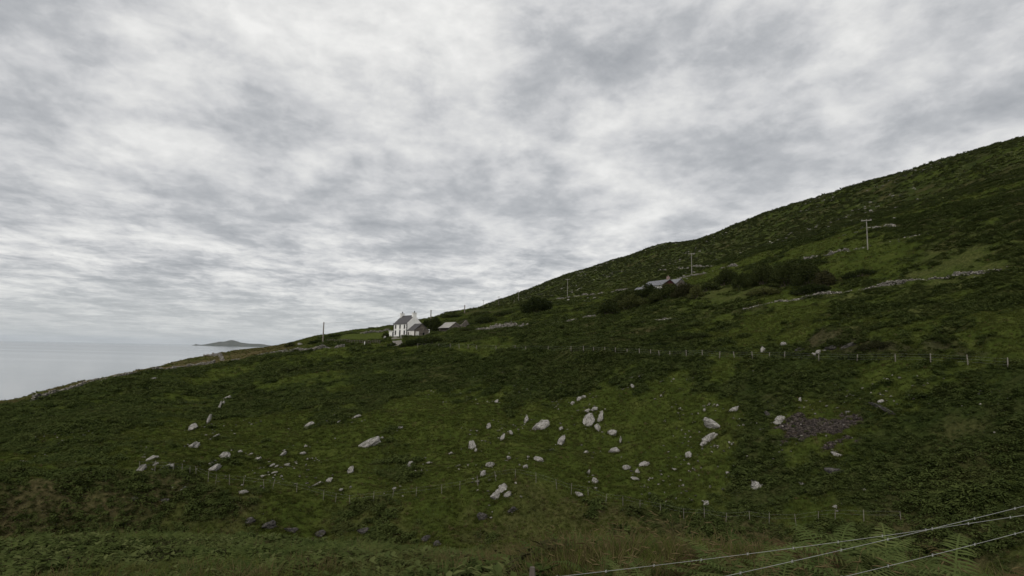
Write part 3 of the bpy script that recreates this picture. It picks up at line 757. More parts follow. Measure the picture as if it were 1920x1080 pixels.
M['poleconcrete'] = simple('pale_pole', (0.19, 0.18, 0.155), (0.30, 0.28, 0.245), 2, .9, .1)
M['redpaint'] = simple('dark_red_paint', (0.030, 0.009, 0.010), (0.060, 0.017, 0.018), 1.5, .8, .2)
M['pinkish'] = simple('pinkish_render', (0.20, 0.14, 0.125), (0.30, 0.22, 0.20), 3, .9, .1)
M['wire'] = simple('galvanised_wire', (0.22, 0.22, 0.21), (0.34, 0.34, 0.32), 5, .5, .4)
M['cable'] = simple('cable', (0.03, 0.03, 0.03), (0.06, 0.06, 0.06), 5, .6, .3)
gm, gt, gb = material('window_glass', .08, .5); gb.inputs['Base Color'].default_value = (.012, .014, .016, 1); M['glass'] = gm

def heading(az_deg_from_right, P):
    """rotation about z: local x towards the camera's right turned by the given angle towards the camera"""
    return math.atan2(P.y, P.x) - math.pi / 2 - R(az_deg_from_right)
def roof_slates(root, L0, L1, ye, ze, yr, zr, over, mat, name='roof', rows=9, th=.09, mirror=False):
    """sloping roof side with stepped courses"""
    mb = MB()
    ny, nz = yr - ye, zr - ze; ln = math.hypot(ny, nz); ny /= ln; nz /= ln
    px_, pz_ = (-nz, ny) if not mirror else (nz, ny)
    if mirror: px_, pz_ = (nz, -ny) if ny < 0 else (-nz, ny)
    if pz_ < 0: px_, pz_ = -px_, -pz_
    tot = ln + over
    for r_ in range(rows):
        a = -over + tot * r_ / rows; b = -over + tot * (r_ + 1) / rows + .06
        if r_ == rows - 1: b = ln
        lift0, lift1 = .05, .0
        y0, z0 = ye + ny * a, ze + nz * a; y1, z1 = ye + ny * b, ze + nz * b
        prof = [(y0, z0), (y1, z1), (y1 + px_ * (th + lift1), z1 + pz_ * (th + lift1)), (y0 + px_ * (th + lift0), z0 + pz_ * (th + lift0))]
        mb.prism(prof, L0, L1)
    return mb.build(name, mat, root)
def window(root, x0, x1, z0, z1, y=0.0, mat_f='white'):
    w_ = MB().box(x0, x1, y - .02, y + .10, z0, z1).build('window', M['glass'], root)
    t = .07
    fr = MB(); fr.box(x0, x0 + t, y - .05, y - .021, z0, z1); fr.box(x1 - t, x1, y - .05, y - .021, z0, z1); fr.box(x0 + t, x1 - t, y - .05, y - .021, z1 - t, z1); fr.box(x0 + t, x1 - t, y - .05, y - .021, z0, z0 + t)
    fr.box(x0 + t, x1 - t, y - .05, y - .021, (z0 + z1) / 2 - .03, (z0 + z1) / 2 + .03)
    fr.build('frame', M['wood'], w_)
    MB().box(x0 - .1, x1 + .1, y - .14, y - .003, z0 - .11, z0 - .003).build('sill', M['white2'], w_)
    return w_
def gable_walls(root, L, D, He, Hr, mat, x0=0.0, base=-.8):
    prof = [(0, base), (D, base), (D, He), (D / 2, Hr), (0, He)]
    return MB().prism(prof, x0, x0 + L).build('wall', mat, root)

# ---- white farmhouse with annex and outbuilding
L, D, He, Hr = 9.2, 6.5, 5.0, 8.0
TH = 58
rz = heading(TH, HOUSE_P)
xa = Vector((math.cos(rz), math.sin(rz), 0))
house = empty('farmhouse', HOUSE_P - xa * L, (0, 0, rz))
tag(house, 'white two-storey farmhouse with slate roof, twin chimneys and black corner quoins', 'house')
gable_walls(house, L, D, He, Hr, M['white'])
rf = roof_slates(house, .12, L - .12, 0, He, D / 2, Hr, .28, M['slate'])
roof_slates(house, .12, L - .12, D, He, D / 2, Hr, .28, M['slate'], name='roof')
MB().box(.1, L - .1, D / 2 - .16, D / 2 + .16, Hr + .06, Hr + .22).build('ridge', M['slate'], rf)
for xx in (0.02, L - .92):
    c = MB().box(xx, xx + .9, D / 2 - .75, D / 2 + .75, Hr - .9, Hr + .95).box(xx - .09, xx + .99, D / 2 - .84, D / 2 + .84, Hr + .953, Hr + 1.12).build('chimney', M['white'], house)
    MB().tube([(xx + .45, D / 2 + .1, Hr + 1.12), (xx + .45, D / 2 + .1, Hr + 1.75)], [.20, .15], 8).build('chimney_pot', M['dark'], c)
for i, xc in enumerate((1.55, L / 2, L - 1.55)):
    window(house, xc - .45, xc + .45, 3.15, 4.62)
    if i != 1: window(house, xc - .47, xc + .47, .95, 2.55)
dr = MB().box(L / 2 - .5, L / 2 + .5, -.03, .1, .12, 2.3).build('door', M['dark'], house)
MB().box(L / 2 + .33, L / 2 + .4, -.09, -.033, 1.1, 1.18).build('handle', M['wire'], dr)
MB().box(L / 2 - .5, L / 2 + .5, -.03, .1, 2.34, 2.75).build('fanlight', M['glass'], dr)
MB().box(-.003, L + .003, -.035, D + .02, -.79, .30).build('plinth', M['dark'], house)
zq = .32
for i in range(11):
    ln_ = .52 if i % 2 else .30
    MB().box(L - ln_, L + .02, -.025, ln_ * (.4 if i % 2 else .8) , zq, zq + .36).build('quoin', M['dark'], house)
    MB().box(-.02, ln_, -.025, .2, zq, zq + .36).build('quoin', M['dark'], house)
    zq += .425
MB().tube([(-.0, -.12, He - .02), (L, -.12, He - .02)], .07, 6).build('gutter', M['dark'], house)
annex = empty('annex', HOUSE_P - xa * L, (0, 0, rz)); tag(annex, 'small flat-roofed white annex at the far end of the farmhouse', 'annex')
MB().box(-3.9, -.01, .5, 4.2, -.8, 2.35).build('wall', M['white'], annex)
MB().box(-4.1, -.012, .3, 4.4, 2.353, 2.52).build('roof', M['white2'], annex)
MB().box(-1.5, -.65, .46, .6, .05, 2.0).build('door', M['dark'], annex)
out = empty('outbuilding', HOUSE_P + xa * .03, (0, 0, rz)); tag(out, 'low slate-roofed outbuilding joined to the farmhouse gable, white front and stone side', 'outbuilding')
O0 = 0.35
MB().prism([(O0, -.9), (O0 + 6.2, -.9), (O0 + 6.2, 2.6), (O0 + 3.1, 5.0), (O0, 2.6)], 0, 4.4).build('wall', M['rubble'], out)
MB().box(.02, 4.41, O0 - .05, O0 - .003, -.9, 2.58).build('front_render', M['white2'], out)
roof_slates(out, -.0, 4.6, O0, 2.6, O0 + 3.1, 5.0, .3, M['slate'], rows=7)
roof_slates(out, -.0, 4.6, O0 + 6.2, 2.6, O0 + 3.1, 5.0, .3, M['slate'], rows=7)
MB().box(.35, 1.05, O0 - .09, O0 - .053, 0, 2.0).build('door', M['dark'], out)
sdoor = MB().box(4.403, 4.47, O0 + .55, O0 + 2.0, -.2, 2.15).build('side_door', M['white2'], out)
MB().box(4.403, 4.45, O0 + 3.6, O0 + 4.3, 1.0, 1.8).build('window', M['glass'], out)

# gate pillar, garden ornament stones
P, d = hit(804, 625.5)
pil = empty('gate_pillar', P); tag(pil, 'squat white-painted gate pillar right of the outbuilding', 'pillar')
MB().box(-.28, .28, -.28, .28, -.4, 1.45).build('shaft', M['white'], pil)
MB().add([(-.34,-.34,1.453),(.34,-.34,1.453),(.34,.34,1.453),(-.34,.34,1.453),(-.2,-.2,1.62),(.2,-.2,1.62),(.2,.2,1.62),(-.2,.2,1.62)],[(0,3,2,1),(4,5,6,7),(0,1,5,4),(1,2,6,5),(2,3,7,6),(3,0,4,7)]).build('cap', M['white'], pil)
rock(721, 633, 4, 6, 20, 'white-painted stone beside the garden shrub by the annex', 'stones at the farmhouse', sink=.2)
rock(756.5, 632.6, 3.5, 2.6, 0, 'small white stone lying at the foot of the farmhouse front', 'stones at the farmhouse', sink=.2)
rock(563, 645, 9, 4, 5, 'pale flat stone among the shoulder bushes near the lone left pole', 'stones by the shoulder bushes', sink=.2)

# ---- pale-roofed shed and ruined gable beside it
rz2 = heading(56, BARN_P); xb = Vector((math.cos(rz2), math.sin(rz2), 0))
Lb = 7.0
barn = empty('shed', BARN_P - xb * Lb, (0, 0, rz2)); tag(barn, 'low stone shed with a pale grey sheet roof and open front', 'shed')
MB().box(0, Lb, 5.5, 5.85, -.8, 1.9).build('back_wall', M['rubble'], barn)
for x0 in (0, Lb - .4):
    MB().prism([(0, -.8), (5.497, -.8), (5.497, 1.93), (2.9, 4.0), (0, 1.93)], x0, x0 + .4).build('gable_wall', M['rubble'], barn)
MB().box(.403, Lb - .403, 0, .35, -.8, .75).build('front_wall', M['rubble'], barn)
for xx in (1.9, 3.5, 5.1): MB().box(xx - .12, xx + .12, .08, .3, .752, 1.9).build('front_post', M['wood'], barn)
MB().box(.403, Lb - .403, .06, .28, 1.903, 2.06).build('lintel', M['wood'], barn)
for k in range(7):
    x0 = -.25 + k * (Lb + .5) / 7; x1 = x0 + (Lb + .5) / 7 - .02
    dz = .03 * (k % 2)
    MB().prism([(-.35, 1.78 + dz), (2.9, 4.05 + dz), (2.9, 4.12 + dz), (-.35, 1.85 + dz)], x0, x1).build('roof_sheet', M['sheet'], barn)
    MB().prism([(2.92, 4.05 + dz), (6.1, 1.83 + dz), (6.1, 1.9 + dz), (2.92, 4.12 + dz)], x0, x1).build('roof_sheet', M['sheet'], barn)
RG = at(872, 613, 232); RG.z = ground(RG.x, RG.y)
ruin = empty('ruined_gable', RG, (0, 0, heading(56, RG))); tag(ruin, 'roofless ruined stone gable beside the pale-roofed shed', 'ruin')
MB().prism([(-2.4, -.6), (2.6, -.6), (2.6, .5), (1.6, 1.35), (1.3, 1.5), (.35, 2.75), (.0, 2.85), (-.5, 2.2), (-1.6, 1.2), (-2.4, .55)], 0, .55).build('gable_wall', M['rubble'], ruin)
MB().prism([(-2.4, -.6), (-1.9, -.6), (-1.9, .9), (-2.4, 1.0)], -3.5, -.003).build('side_wall', M['rubble'], ruin)
MB().tube([(-.2, 0, 2.75), (-3.4, -2.3, .9)], .08, 5).build('rafter', M['wood'], ruin)

# ---- slate-roofed farmhouse behind bushes, red gable
rz3 = heading(45, FARM_P); xf = Vector((math.cos(rz3), math.sin(rz3), 0))
Lf = 9.2
fh = empty('farmhouse', FARM_P - xf * Lf, (0, 0, rz3)); tag(fh, 'low farmhouse with grey slate roof and dark red gable half hidden by bushes', 'house')
MB().prism([(0, -1), (6.4, -1), (6.4, 2.7), (3.2, 4.6), (0, 2.7)], 0, Lf - .06).build('wall', M['white2'], fh)
MB().prism([(0, -1), (6.4, -1), (6.4, 2.7), (3.2, 4.6), (0, 2.7)], Lf - .057, Lf + .05).build('gable_cladding', M['redpaint'], fh)
rf = roof_slates(fh, -.2, Lf + .25, 0, 2.7, 3.2, 4.6, .35, M['slate_grey'], rows=8)
roof_slates(fh, -.2, Lf + .25, 6.4, 2.7, 3.2, 4.6, .35, M['slate_grey'], rows=8)
ch = MB().box(Lf - .9, Lf - .2, 2.75, 3.65, 4.2, 5.5).build('chimney', M['pinkish'], fh)
MB().tube([(Lf - .55, 3.2, 5.5), (Lf - .55, 3.2, 5.9)], [.16, .13], 8).build('chimney_pot', M['pinkish'], ch)
window(fh, 3.0, 3.9, .9, 2.1); window(fh, 6.0, 6.9, .9, 2.1)
MB().box(4.6, 5.5, -.03, .1, 0, 2.1).build('door', M['dark'], fh)
wing = empty('rear_wing', FARM_P - xf * Lf, (0, 0, rz3)); tag(wing, 'taller slate-roofed wing behind the red-gabled farmhouse', 'house wing')
MB().prism([(6.41, -1), (11.4, -1), (11.4, 3.4), (8.9, 5.3), (6.41, 3.4)], 4.0, Lf - .5).build('wall', M['rubble'], wing)
roof_slates(wing, 3.8, Lf - .3, 6.41, 3.4, 8.9, 5.3, .3, M['slate_grey'], rows=6)
roof_slates(wing, 3.8, Lf - .3, 11.4, 3.4, 8.9, 5.3, .3, M['slate_grey'], rows=6)
lw = empty('low_shed', FARM_P - xf * (Lf + .05), (0, 0, rz3)); tag(lw, 'lower slate-roofed shed at the left end of the red-gabled farmhouse', 'shed')
MB().prism([(.4, -1), (5.4, -1), (5.4, 1.7), (2.9, 3.0), (.4, 1.7)], -5.2, -.5).build('wall', M['white2'], lw)
roof_slates(lw, -5.4, -.45, .4, 1.7, 2.9, 3.0, .3, M['slate_grey'], rows=6)
roof_slates(lw, -5.4, -.45, 5.4, 1.7, 2.9, 3.0, .3, M['slate_grey'], rows=6)

# ================================================================== utility poles and wires
POLETOP = {}
def pole(key, px, ytop, ybase, d, label, arm=0.0, mat='polewood', rad=.15, group='utility poles along the hill'):
    a, t = ray(px, ybase)
    x, y = math.sin(a) * d, math.cos(a) * d
    z = ground(x, y)
    _, tt = ray(px, ytop)
    hgt = tt * d - z
    r = empty('utility_pole', (x, y, z), (0, 0, -a)); tag(r, label, 'utility pole', group)
    MB().tube([(0, 0, -.5), (0, 0, hgt * .5), (0, 0, hgt)], [rad * 1.15, rad, rad * .8], 8).build('shaft', M[mat], r)
    if arm:
        c = MB().box(-arm, arm, -.1 - rad, -rad * .7, hgt - .42, hgt - .22).build('crossarm', M[mat], r)
        for xx in (-arm * .85, 0, arm * .85):
            MB().tube([(xx, -.05 - rad, hgt - .22), (xx, -.05 - rad, hgt + .05)], [.07, .05], 6).build('insulator', M['poleconcrete'], c)
    else:
        MB().tube([(-rad * 1.5, 0, hgt - .35), (rad * 1.5, 0, hgt - .35)], .05, 5).build('bracket', M['cable'], r)
    POLETOP[key] = (Vector((x, y, z + hgt)), a, arm)
    return r
pole('a', 606, 604, 628, 205, 'thick wooden pole standing alone on the seaward shoulder by the rail fence', 0, 'polewood', .2)
pole('b', 807, 581, 616, 235, 'thick wooden pole right behind the white farmhouse outbuilding', 0, 'polewood', .22)
pole('c', 871, 572, 588, 300, 'short thick pole on the skyline above the roofless gable', 0, 'polewood', .26)
pole('d', 906, 562.5, 580, 560, 'thin far pole on the skyline between the thick pole and the lone bush', 1.2, 'polewood', .16)
pole('e', 935, 556, 576, 520, 'thin far pole where the hill meets the sky, left of the lone bush', 1.2, 'polewood', .18)
pole('f', 972, 545, 566, 420, 'slim pole with crossarm directly behind the left end of the lone round bush', 1.5, 'poleconcrete', .14)
pole('g', 1064, 523, 551, 318, 'slim pale pole with crossarm on the hill right of the lone round bush', 1.3, 'poleconcrete', .13)
pole('h', 1297, 474.5, 513, 234, 'pale T-shaped pole on the hill behind the red-gabled farmhouse', 1.3, 'poleconcrete', .13)
pole('i', 1627, 411, 466, 164, 'tall pale T-shaped pole on the hill above the long stone wall', 1.1, 'poleconcrete', .11)
def cable(a, b, sag, name, label, off=0.0, rad=.02, drop=.3):
    A, aa, _ = POLETOP[a] if isinstance(a, str) else (a, 0, 0); B, ab, _ = POLETOP[b] if isinstance(b, str) else (b, 0, 0)
    A = A + Vector((math.cos(aa), -math.sin(aa), 0)) * off - Vector((0, 0, drop)); B = B + Vector((math.cos(ab), -math.sin(ab), 0)) * off - Vector((0, 0, drop))
    pts = [A.lerp(B, t / 14) - Vector((0, 0, sag * 4 * (t / 14) * (1 - t / 14))) for t in range(15)]
    o = MB().tube(pts, rad, 4).build(name, M['cable']); tag(o, label, 'wire', 'overhead wires'); return o
hch = house.matrix_basis @ Vector((.5, D / 2, Hr + .6)); hch2 = house.matrix_basis @ Vector((L - .3, D / 2, Hr + .5))
cable('a', hch, .6, 'overhead_wire', 'thin overhead wire from the lone shoulder pole to the farmhouse chimney', rad=.022)
cable(hch2, 'b', .5, 'overhead_wire', 'thin overhead wire from the farmhouse to the thick pole behind it', rad=.022)
cable('b', 'c', .9, 'overhead_wire', 'thin overhead wire between the two thick poles', rad=.025)
for p, q, what in (('g', 'f', 'the two slim poles beside the lone bush'), ('h', 'g', 'the farmhouse pole and the bush pole'), ('i', 'h', 'the two T-shaped poles on the right')):
    for off, side in ((-1.0, 'seaward'), (1.0, 'hillward')):
        cable(p, q, 1.6, 'overhead_wire', f'fine {side} power line strung between {what}', off, .008, .15)

# ================================================================== fences
def wire_fence(pix, hgt, label, pw=.11, wires=3, mat='post', rwire=.011, lean=.05, below=.35):
    pts = [hit(px, py)[0] for px, py in pix]
    r = empty('wire_fence', pts[0]); tag(r, label, 'fence', 'wire fences')
    tops = []
    me = None
    for p in pts:
        mb = MB(); mb.tube([(0, 0, -below), (0, 0, hgt * .9), (0, 0, hgt)], [pw / 2 * 1.1, pw / 2, pw / 2 * .8], 6)
        if me is None:
            me = mk_mesh('post', mb.V, mb.F); me.materials.append(M[mat])
        o = bpy.data.objects.new('post', me); COL.objects.link(o); o.parent = r
        o.location = p - pts[0]; o.rotation_euler = (random.gauss(0, lean), random.gauss(0, lean), random.uniform(0, 3)); o.scale = (1, 1, random.uniform(.85, 1.12))
    for k in range(wires):
        zz = hgt * (.92 - .3 * k)
        MB().tube([p - pts[0] + Vector((0, 0, zz)) for p in pts], rwire, 4).build('wire', M['wire'], r)
    return r
UP = [(783,651.5),(822,652),(844,653),(861,653),(877.5,654),(893,655),(930,656.5),(965.5,657),(985.6,658),(1028,659),(1071,660),(1094,660),(1113,661),(1134,662.5),(1154,664),(1176,664.5),(1199,666),(1220,668),(1236,668.5),(1256,670),(1287,669.5),(1317,669),(1349,672),(1377,672),(1411,673),(1443,673.5),(1471,674),(1535,677),(1607,679),(1679,678),(1745,680),(1815,684),(1890,690)]
wire_fence(UP, 1.12, 'long fence of pale posts and wire crossing the top of the bracken slope', .12, 3, rwire=.004)
LO = [(262,884),(290,884),(324,887),(341,889),(356,891),(368,893),(390,904),(404,908),(430,910),(456,912),(495,917),(511,917),(556,924),(606,938),(629,943),(656,947),(700,942),(735,938),(780,932),(828,926),(862,920),(896,911),(930,902),(966,896),(1005,905),(1044,917),(1071,927),(1103,931),(1136,944),(1168,948),(1200,956),(1239,963),(1282,973),(1321,975),(1361,982),(1406,979),(1442,985),(1493,986),(1534,980),(1566,977),(1620,980),(1690,981)]
wire_fence(LO, 1.15, 'straggling fence of thin pale posts along the top of the lower bank', .055, 2, rwire=.003, lean=.08)
# rail fence by the bright field
rp = [hit(px, py)[0] for px, py in ((614,643),(650,643),(690,644.5),(712,645))]
rr_ = empty('rail_fence', rp[0]); tag(rr_, 'dark wooden post-and-rail fence below the small bright green field', 'fence')
seg = []
for a, b in zip(rp[:-1], rp[1:]):
    n = max(1, round((b - a).length / 1.25)); seg += [a.lerp(b, i / n) for i in range(n)]
seg.append(rp[-1])
for p in seg: p.z = ground(p.x, p.y)
pm = MB().box(-.07, .07, -.07, .07, -.3, 1.2); pm = mk_mesh('post', pm.V, pm.F); pm.materials.append(M['wood'])
for p in seg:
    o = bpy.data.objects.new('post', pm); COL.objects.link(o); o.parent = rr_; o.location = p - rp[0]
for zz in (.5, 1.02):
    for a, b in zip(seg[:-1], seg[1:]):
        MB().tube([a - rp[0] + Vector((0, 0, zz)), b - rp[0] + Vector((0, 0, zz))], .055, 4).build('rail', M['wood'], rr_)
P, d = hit(683.5, 646.5); gp = MB().tube([(0, 0, -.3), (0, 0, 1.0)], [.13, .11], 8).build('marker_post', M['white'], None); gp.location = P; tag(gp, 'short white marker post standing before the rail fence', 'post')

# near roadside fence
def near_post(px, ytop, d, label, name='fence_post'):
    T = at(px, ytop, d); g = ground(T.x, T.y)
    return T, g
nf = empty('roadside_fence', (0, 0, -3)); tag(nf, 'roadside fence of slack barbed wire in front of the bracken verge', 'fence')
T1 = at(998, 1074, 5.6); T2 = at(2010, 926, 8.4); T2a = at(2010, 952, 8.4); T0 = at(500, 1150, 6.0)
Q = at(880, 1166, 4.6); Qc = at(880, 1232, 4.6); T2c = at(2010, 972, 8.4)
base = Vector((0, 0, -3))
for T in (T1, T2, T0, Q):
    g = ground(T.x, T.y)
    MB().tube([Vector((T.x, T.y, g - .3)) - base, Vector((T.x, T.y, T.z - .05)) - base, Vector((T.x, T.y, T.z + .05)) - base], [.034, .032, .024], 7).build('post', M['wood'], nf)
def nwire(pts, sag, barbs=True):
    allp = []
    for a, b in zip(pts[:-1], pts[1:]):
        allp += [a.lerp(b, t / 12) - Vector((0, 0, sag * 4 * (t / 12) * (1 - t / 12))) - base for t in range(12)]
    allp.append(pts[-1] - base)
    wm = MB().tube(allp, .0021, 5)
    if barbs:
        for a, b in zip(allp[:-1], allp[1:]):
            c = a.lerp(b, .5)
            wm.tube([c + Vector((-.008, 0, .011)), c + Vector((.008, 0, -.011))], .0022, 4); wm.tube([c + Vector((.008, .006, .011)), c + Vector((-.008, -.006, -.011))], .0022, 4)
    wm.build('wire', M['wire'], nf)
dn = Vector((0, 0, .06))
nwire([T0 - dn, T1 - dn, T2a], .03)
nwire([Q - dn, T2], .035)
nwire([Qc, T2c], .05)

# ================================================================== bushes
def bush_meshes(seed, lobes, nleaf, leaf):
    r = np.random.default_rng(seed)
    V, Fc = [], []
    vol = np.array([l[3] * l[4] for l in lobes]); pick = r.choice(len(lobes), nleaf, p=vol / vol.sum())
    L_ = np.array(lobes)[pick]
    d = r.normal(size=(nleaf, 3)); d /= np.linalg.norm(d, axis=1)[:, None]
    rad = 1 - np.abs(r.normal(0, .17, nleaf)); rad = np.clip(rad, .3, 1.02); rad = np.where(r.random(nleaf) < .10, rad * r.uniform(1.0, 1.28, nleaf), rad)
    # clumps: pull leaves into twig-end tufts
    tuft = np.round(d * 3.2 + r.normal(0, .16, (nleaf, 3))) / 3.2
    d2 = d * .45 + tuft * .55; rad = rad * (.90 + .16 * np.sin(tuft[:, 0] * 9 + tuft[:, 1] * 7 + tuft[:, 2] * 5))
    P = L_[:, :3] + d2 * rad[:, None] * L_[:, 3:6]
    P[:, 2] = np.maximum(P[:, 2], .02)
    nrm = d + r.normal(0, .55, (nleaf, 3)); nrm /= np.linalg.norm(nrm, axis=1)[:, None]
    t = np.cross(nrm, r.normal(size=(nleaf, 3))); t /= np.linalg.norm(t, axis=1)[:, None]; b = np.cross(nrm, t)
    s = leaf * r.uniform(.6, 1.35, nleaf)[:, None]
    q = np.stack([P - t * s * 1.1, P + b * s * .55, P + t * s * 1.1, P - b * s * .55], 1)
    me = bpy.data.meshes.new('foliage'); n = nleaf
    me.vertices.add(n * 4); me.vertices.foreach_set('co', q.ravel())
    me.loops.add(n * 4); me.loops.foreach_set('vertex_index', np.arange(n * 4, dtype=np.int32))
    me.polygons.add(n); me.polygons.foreach_set('loop_start', np.arange(0, n * 4, 4, dtype=np.int32)); me.update(calc_edges=True)
    return me
_bs = [100]
def bush(px, ybase, wpx, hpx, label, mat='bush', tilt=0.0, group='bushes on the hillside', name='bush', dens=1.0):
    _bs[0] += 1; r = random.Random(_bs[0])
    P, d = hit(px, ybase)
    W, Hh = wpx * d / F, hpx * d / F
    az = math.atan2(P.x, P.y)
    o = empty(name, P, (0, 0, -az)); tag(o, label, 'bush', group)
    lobes = []
    n = 5 + int(wpx / 9)
    for i in range(n):
        q = (i + .5) / n * 2 - 1 + r.uniform(-.12, .12)
        env = max(.25, math.sqrt(max(0, 1 - q * q * .92)))
        rx = W * r.uniform(.13, .22); rzz = Hh * env * r.uniform(.36, .52)
        yy = r.uniform(-.22, .22) * W * .6
        gx = q * W * .42
        wx = P.x + math.cos(az) * gx + math.sin(az) * yy; wy = P.y - math.sin(az) * gx + math.cos(az) * yy
        gz = max(-1.5, min(2.5, ground(wx, wy) - P.z)) * .8
        lobes.append((gx, yy, gz + Hh * env * r.uniform(.42, .55), rx, min(rx * 1.1, W * .3), rzz))
        if env > .6: lobes.append((gx + r.uniform(-.08, .08) * W, yy * .5, gz + Hh * env * .62, rx * .7, rx * .8, Hh * env * .36))
    area = W * Hh
    leaf = max(.11, .00105 * d)
    nl = int(min(9000, max(500, dens * 1.9 * area * 2.2 / (leaf * leaf))))
    fm = bush_meshes(_bs[0], lobes, nl, leaf); fm.materials.append(M[mat])
    mobj('foliage', fm, None, o)
    mb = MB()
    for l in lobes[::2]:
        mb.tube([(l[0] * .4, l[1] * .4, -.3), (l[0] * .7, l[1] * .7, l[2] * .45), (l[0], l[1], l[2])], [.12, .08, .03], 5)
    mb.build('stems', M['bark'], o)
    return o
bush(1006, 586, 62, 33, 'lone big dome-shaped dark bush standing in the open field', dens=1.3)
bush(1141, 590, 40, 30, 'dark bush at the left end of the bush row below the farmhouse')
bush(1182, 581, 56, 30, 'broad mid-green bush in the bush row below the low slate shed', 'bush_light')
bush(1170, 566, 56, 22, 'pale green bush behind the broad mid-green one', 'bush_light')
bush(1212, 562, 40, 28, 'dark bush hiding the foot of the low slate shed')
bush(1246, 562, 54, 33, 'darkest bush in front of the red-gabled farmhouse')
bush(1283, 557, 44, 30, 'brownish bush right of the red gable', 'bush_brown')
bush(1304, 560, 26, 28, 'yellow-green grassy bush at the right end of the farmhouse row', 'bush_light')
bush(1330, 546, 40, 18, 'low dark bush linking the farmhouse row to the thicket')
bush(1362, 536, 46, 32, 'dark bush at the left end of the big thicket', group='bushes of the big thicket')
bush(1395, 540, 44, 30, 'low dark bush in the big thicket, second from its left end', group='bushes of the big thicket')
bush(1432, 534, 56, 40, 'tall dark bush in the middle of the big thicket', group='bushes of the big thicket')
bush(1478, 536, 56, 48, 'tallest dark bush of the big thicket', group='bushes of the big thicket')
bush(1515, 534, 50, 44, 'tall dark bush at the right end of the big thicket', group='bushes of the big thicket')
bush(1545, 538, 34, 30, 'brown half-bare bush at the right edge of the big thicket', 'bush_brown', group='bushes of the big thicket')
bush(1430, 553, 60, 15, 'low green hedge clump below the thicket, left one', 'bush_light', group='low hedge clumps')
bush(1520, 551, 62, 17, 'low dark hedge clump between the thicket and the long stone wall', group='low hedge clumps')
bush(1610, 520, 50, 13, 'low dark scrub patch below the tall T-shaped pole', group='low hedge clumps')
bush(816, 622, 30, 30, 'dark ivy-like bush between outbuilding and pale-roofed shed', group='bushes around the farmhouse', dens=1.2)
bush(800, 612, 20, 14, 'dark bush behind the outbuilding roof', group='bushes around the farmhouse')
bush(723, 633, 13, 11, 'dark garden shrub at the annex end of the farmhouse', group='bushes around the farmhouse')
bush(778, 648, 40, 13, 'bramble bush in front of the outbuilding above the driveway', group='bushes around the farmhouse')
bush(806, 645, 44, 15, 'bramble bush below the white gate pillar', group='bushes around the farmhouse')
bush(734, 650, 18, 8, 'small dark bush left of the driveway mouth', group='bushes around the farmhouse')
bush(756, 651, 20, 8, 'small dark bush right of the driveway mouth', group='bushes around the farmhouse')
bush(876, 621, 34, 7, 'low scrub covering the foot of the ruined gable', 'bush_light', group='bushes around the farmhouse')
bush(909, 607, 50, 15, 'dark hedge clump right of the ruined gable', group='bushes around the farmhouse')
bush(945, 592, 44, 9, 'low hedge clump on the bank below the skyline poles', group='scrub along the upper field bank')
bush(900, 592, 40, 9, 'low hedge clump under the short thick skyline pole', group='scrub along the upper field bank')
bush(846, 595, 44, 9, 'low hedge clump on the bank behind the pale-roofed shed', group='scrub along the upper field bank')
bush(985, 574, 30, 7, 'low scrub by the foot of the slim pole behind the lone bush', group='scrub along the upper field bank')
bush(543, 650, 20, 8, 'low bush on the seaward shoulder beyond the stone wall', 'bush_light', group='bushes on the seaward shoulder')
bush(590, 645, 26, 8, 'dark low bush at the left end of the rail fence', group='bushes on the seaward shoulder')
bush(622, 634, 34, 7, 'dark hedge clump behind the rail fence', group='bushes on the seaward shoulder')
bush(1310, 632, 60, 8, 'low dark bramble patch in the field above the pale post fence, left one', 'bush', group='bramble patches in the field')
bush(1240, 650, 50, 8, 'low dark bramble patch close behind the pale post fence', 'bush', group='bramble patches in the field')
bush(1640, 655, 50, 12, 'dark bramble over the rocky break at the fence', 'bush_brown', group='bramble patches in the field')
bush(1570, 650, 46, 12, 'dark bramble beside the rocky break', 'bush', group='bramble patches in the field')

# ================================================================== small plant cover, scattered
def blade_mesh(name, seed, n, hgt, spread, width, droop=.5, mat='grass'):
    r = random.Random(seed); V, Fc = [], []
    for i in range(n):
        a = r.uniform(0, 6.283); rad = spread * math.sqrt(r.random()) * .5
        bx, by = math.cos(a) * rad, math.sin(a) * rad
        a2 = a + r.uniform(-.8, .8); h = hgt * r.uniform(.55, 1.1); out = h * droop * r.uniform(.3, 1.2); w_ = width * r.uniform(.7, 1.3)
        dx, dy = math.cos(a2), math.sin(a2); sx, sy = -dy * w_, dx * w_
        o = len(V)
        V += [(bx - sx, by - sy, -.04), (bx + sx, by + sy, -.04), (bx + dx * out * .4 + sx * .8, by + dy * out * .4 + sy * .8, h * .65), (bx + dx * out * .4 - sx * .8, by + dy * out * .4 - sy * .8, h * .65), (bx + dx * out, by + dy * out, h * r.uniform(.75, 1.0))]
        Fc += [(o, o + 1, o + 2, o + 3), (o + 3, o + 2, o + 4)]
    m = mk_mesh(name, V, Fc); m.materials.append(M[mat]); return m
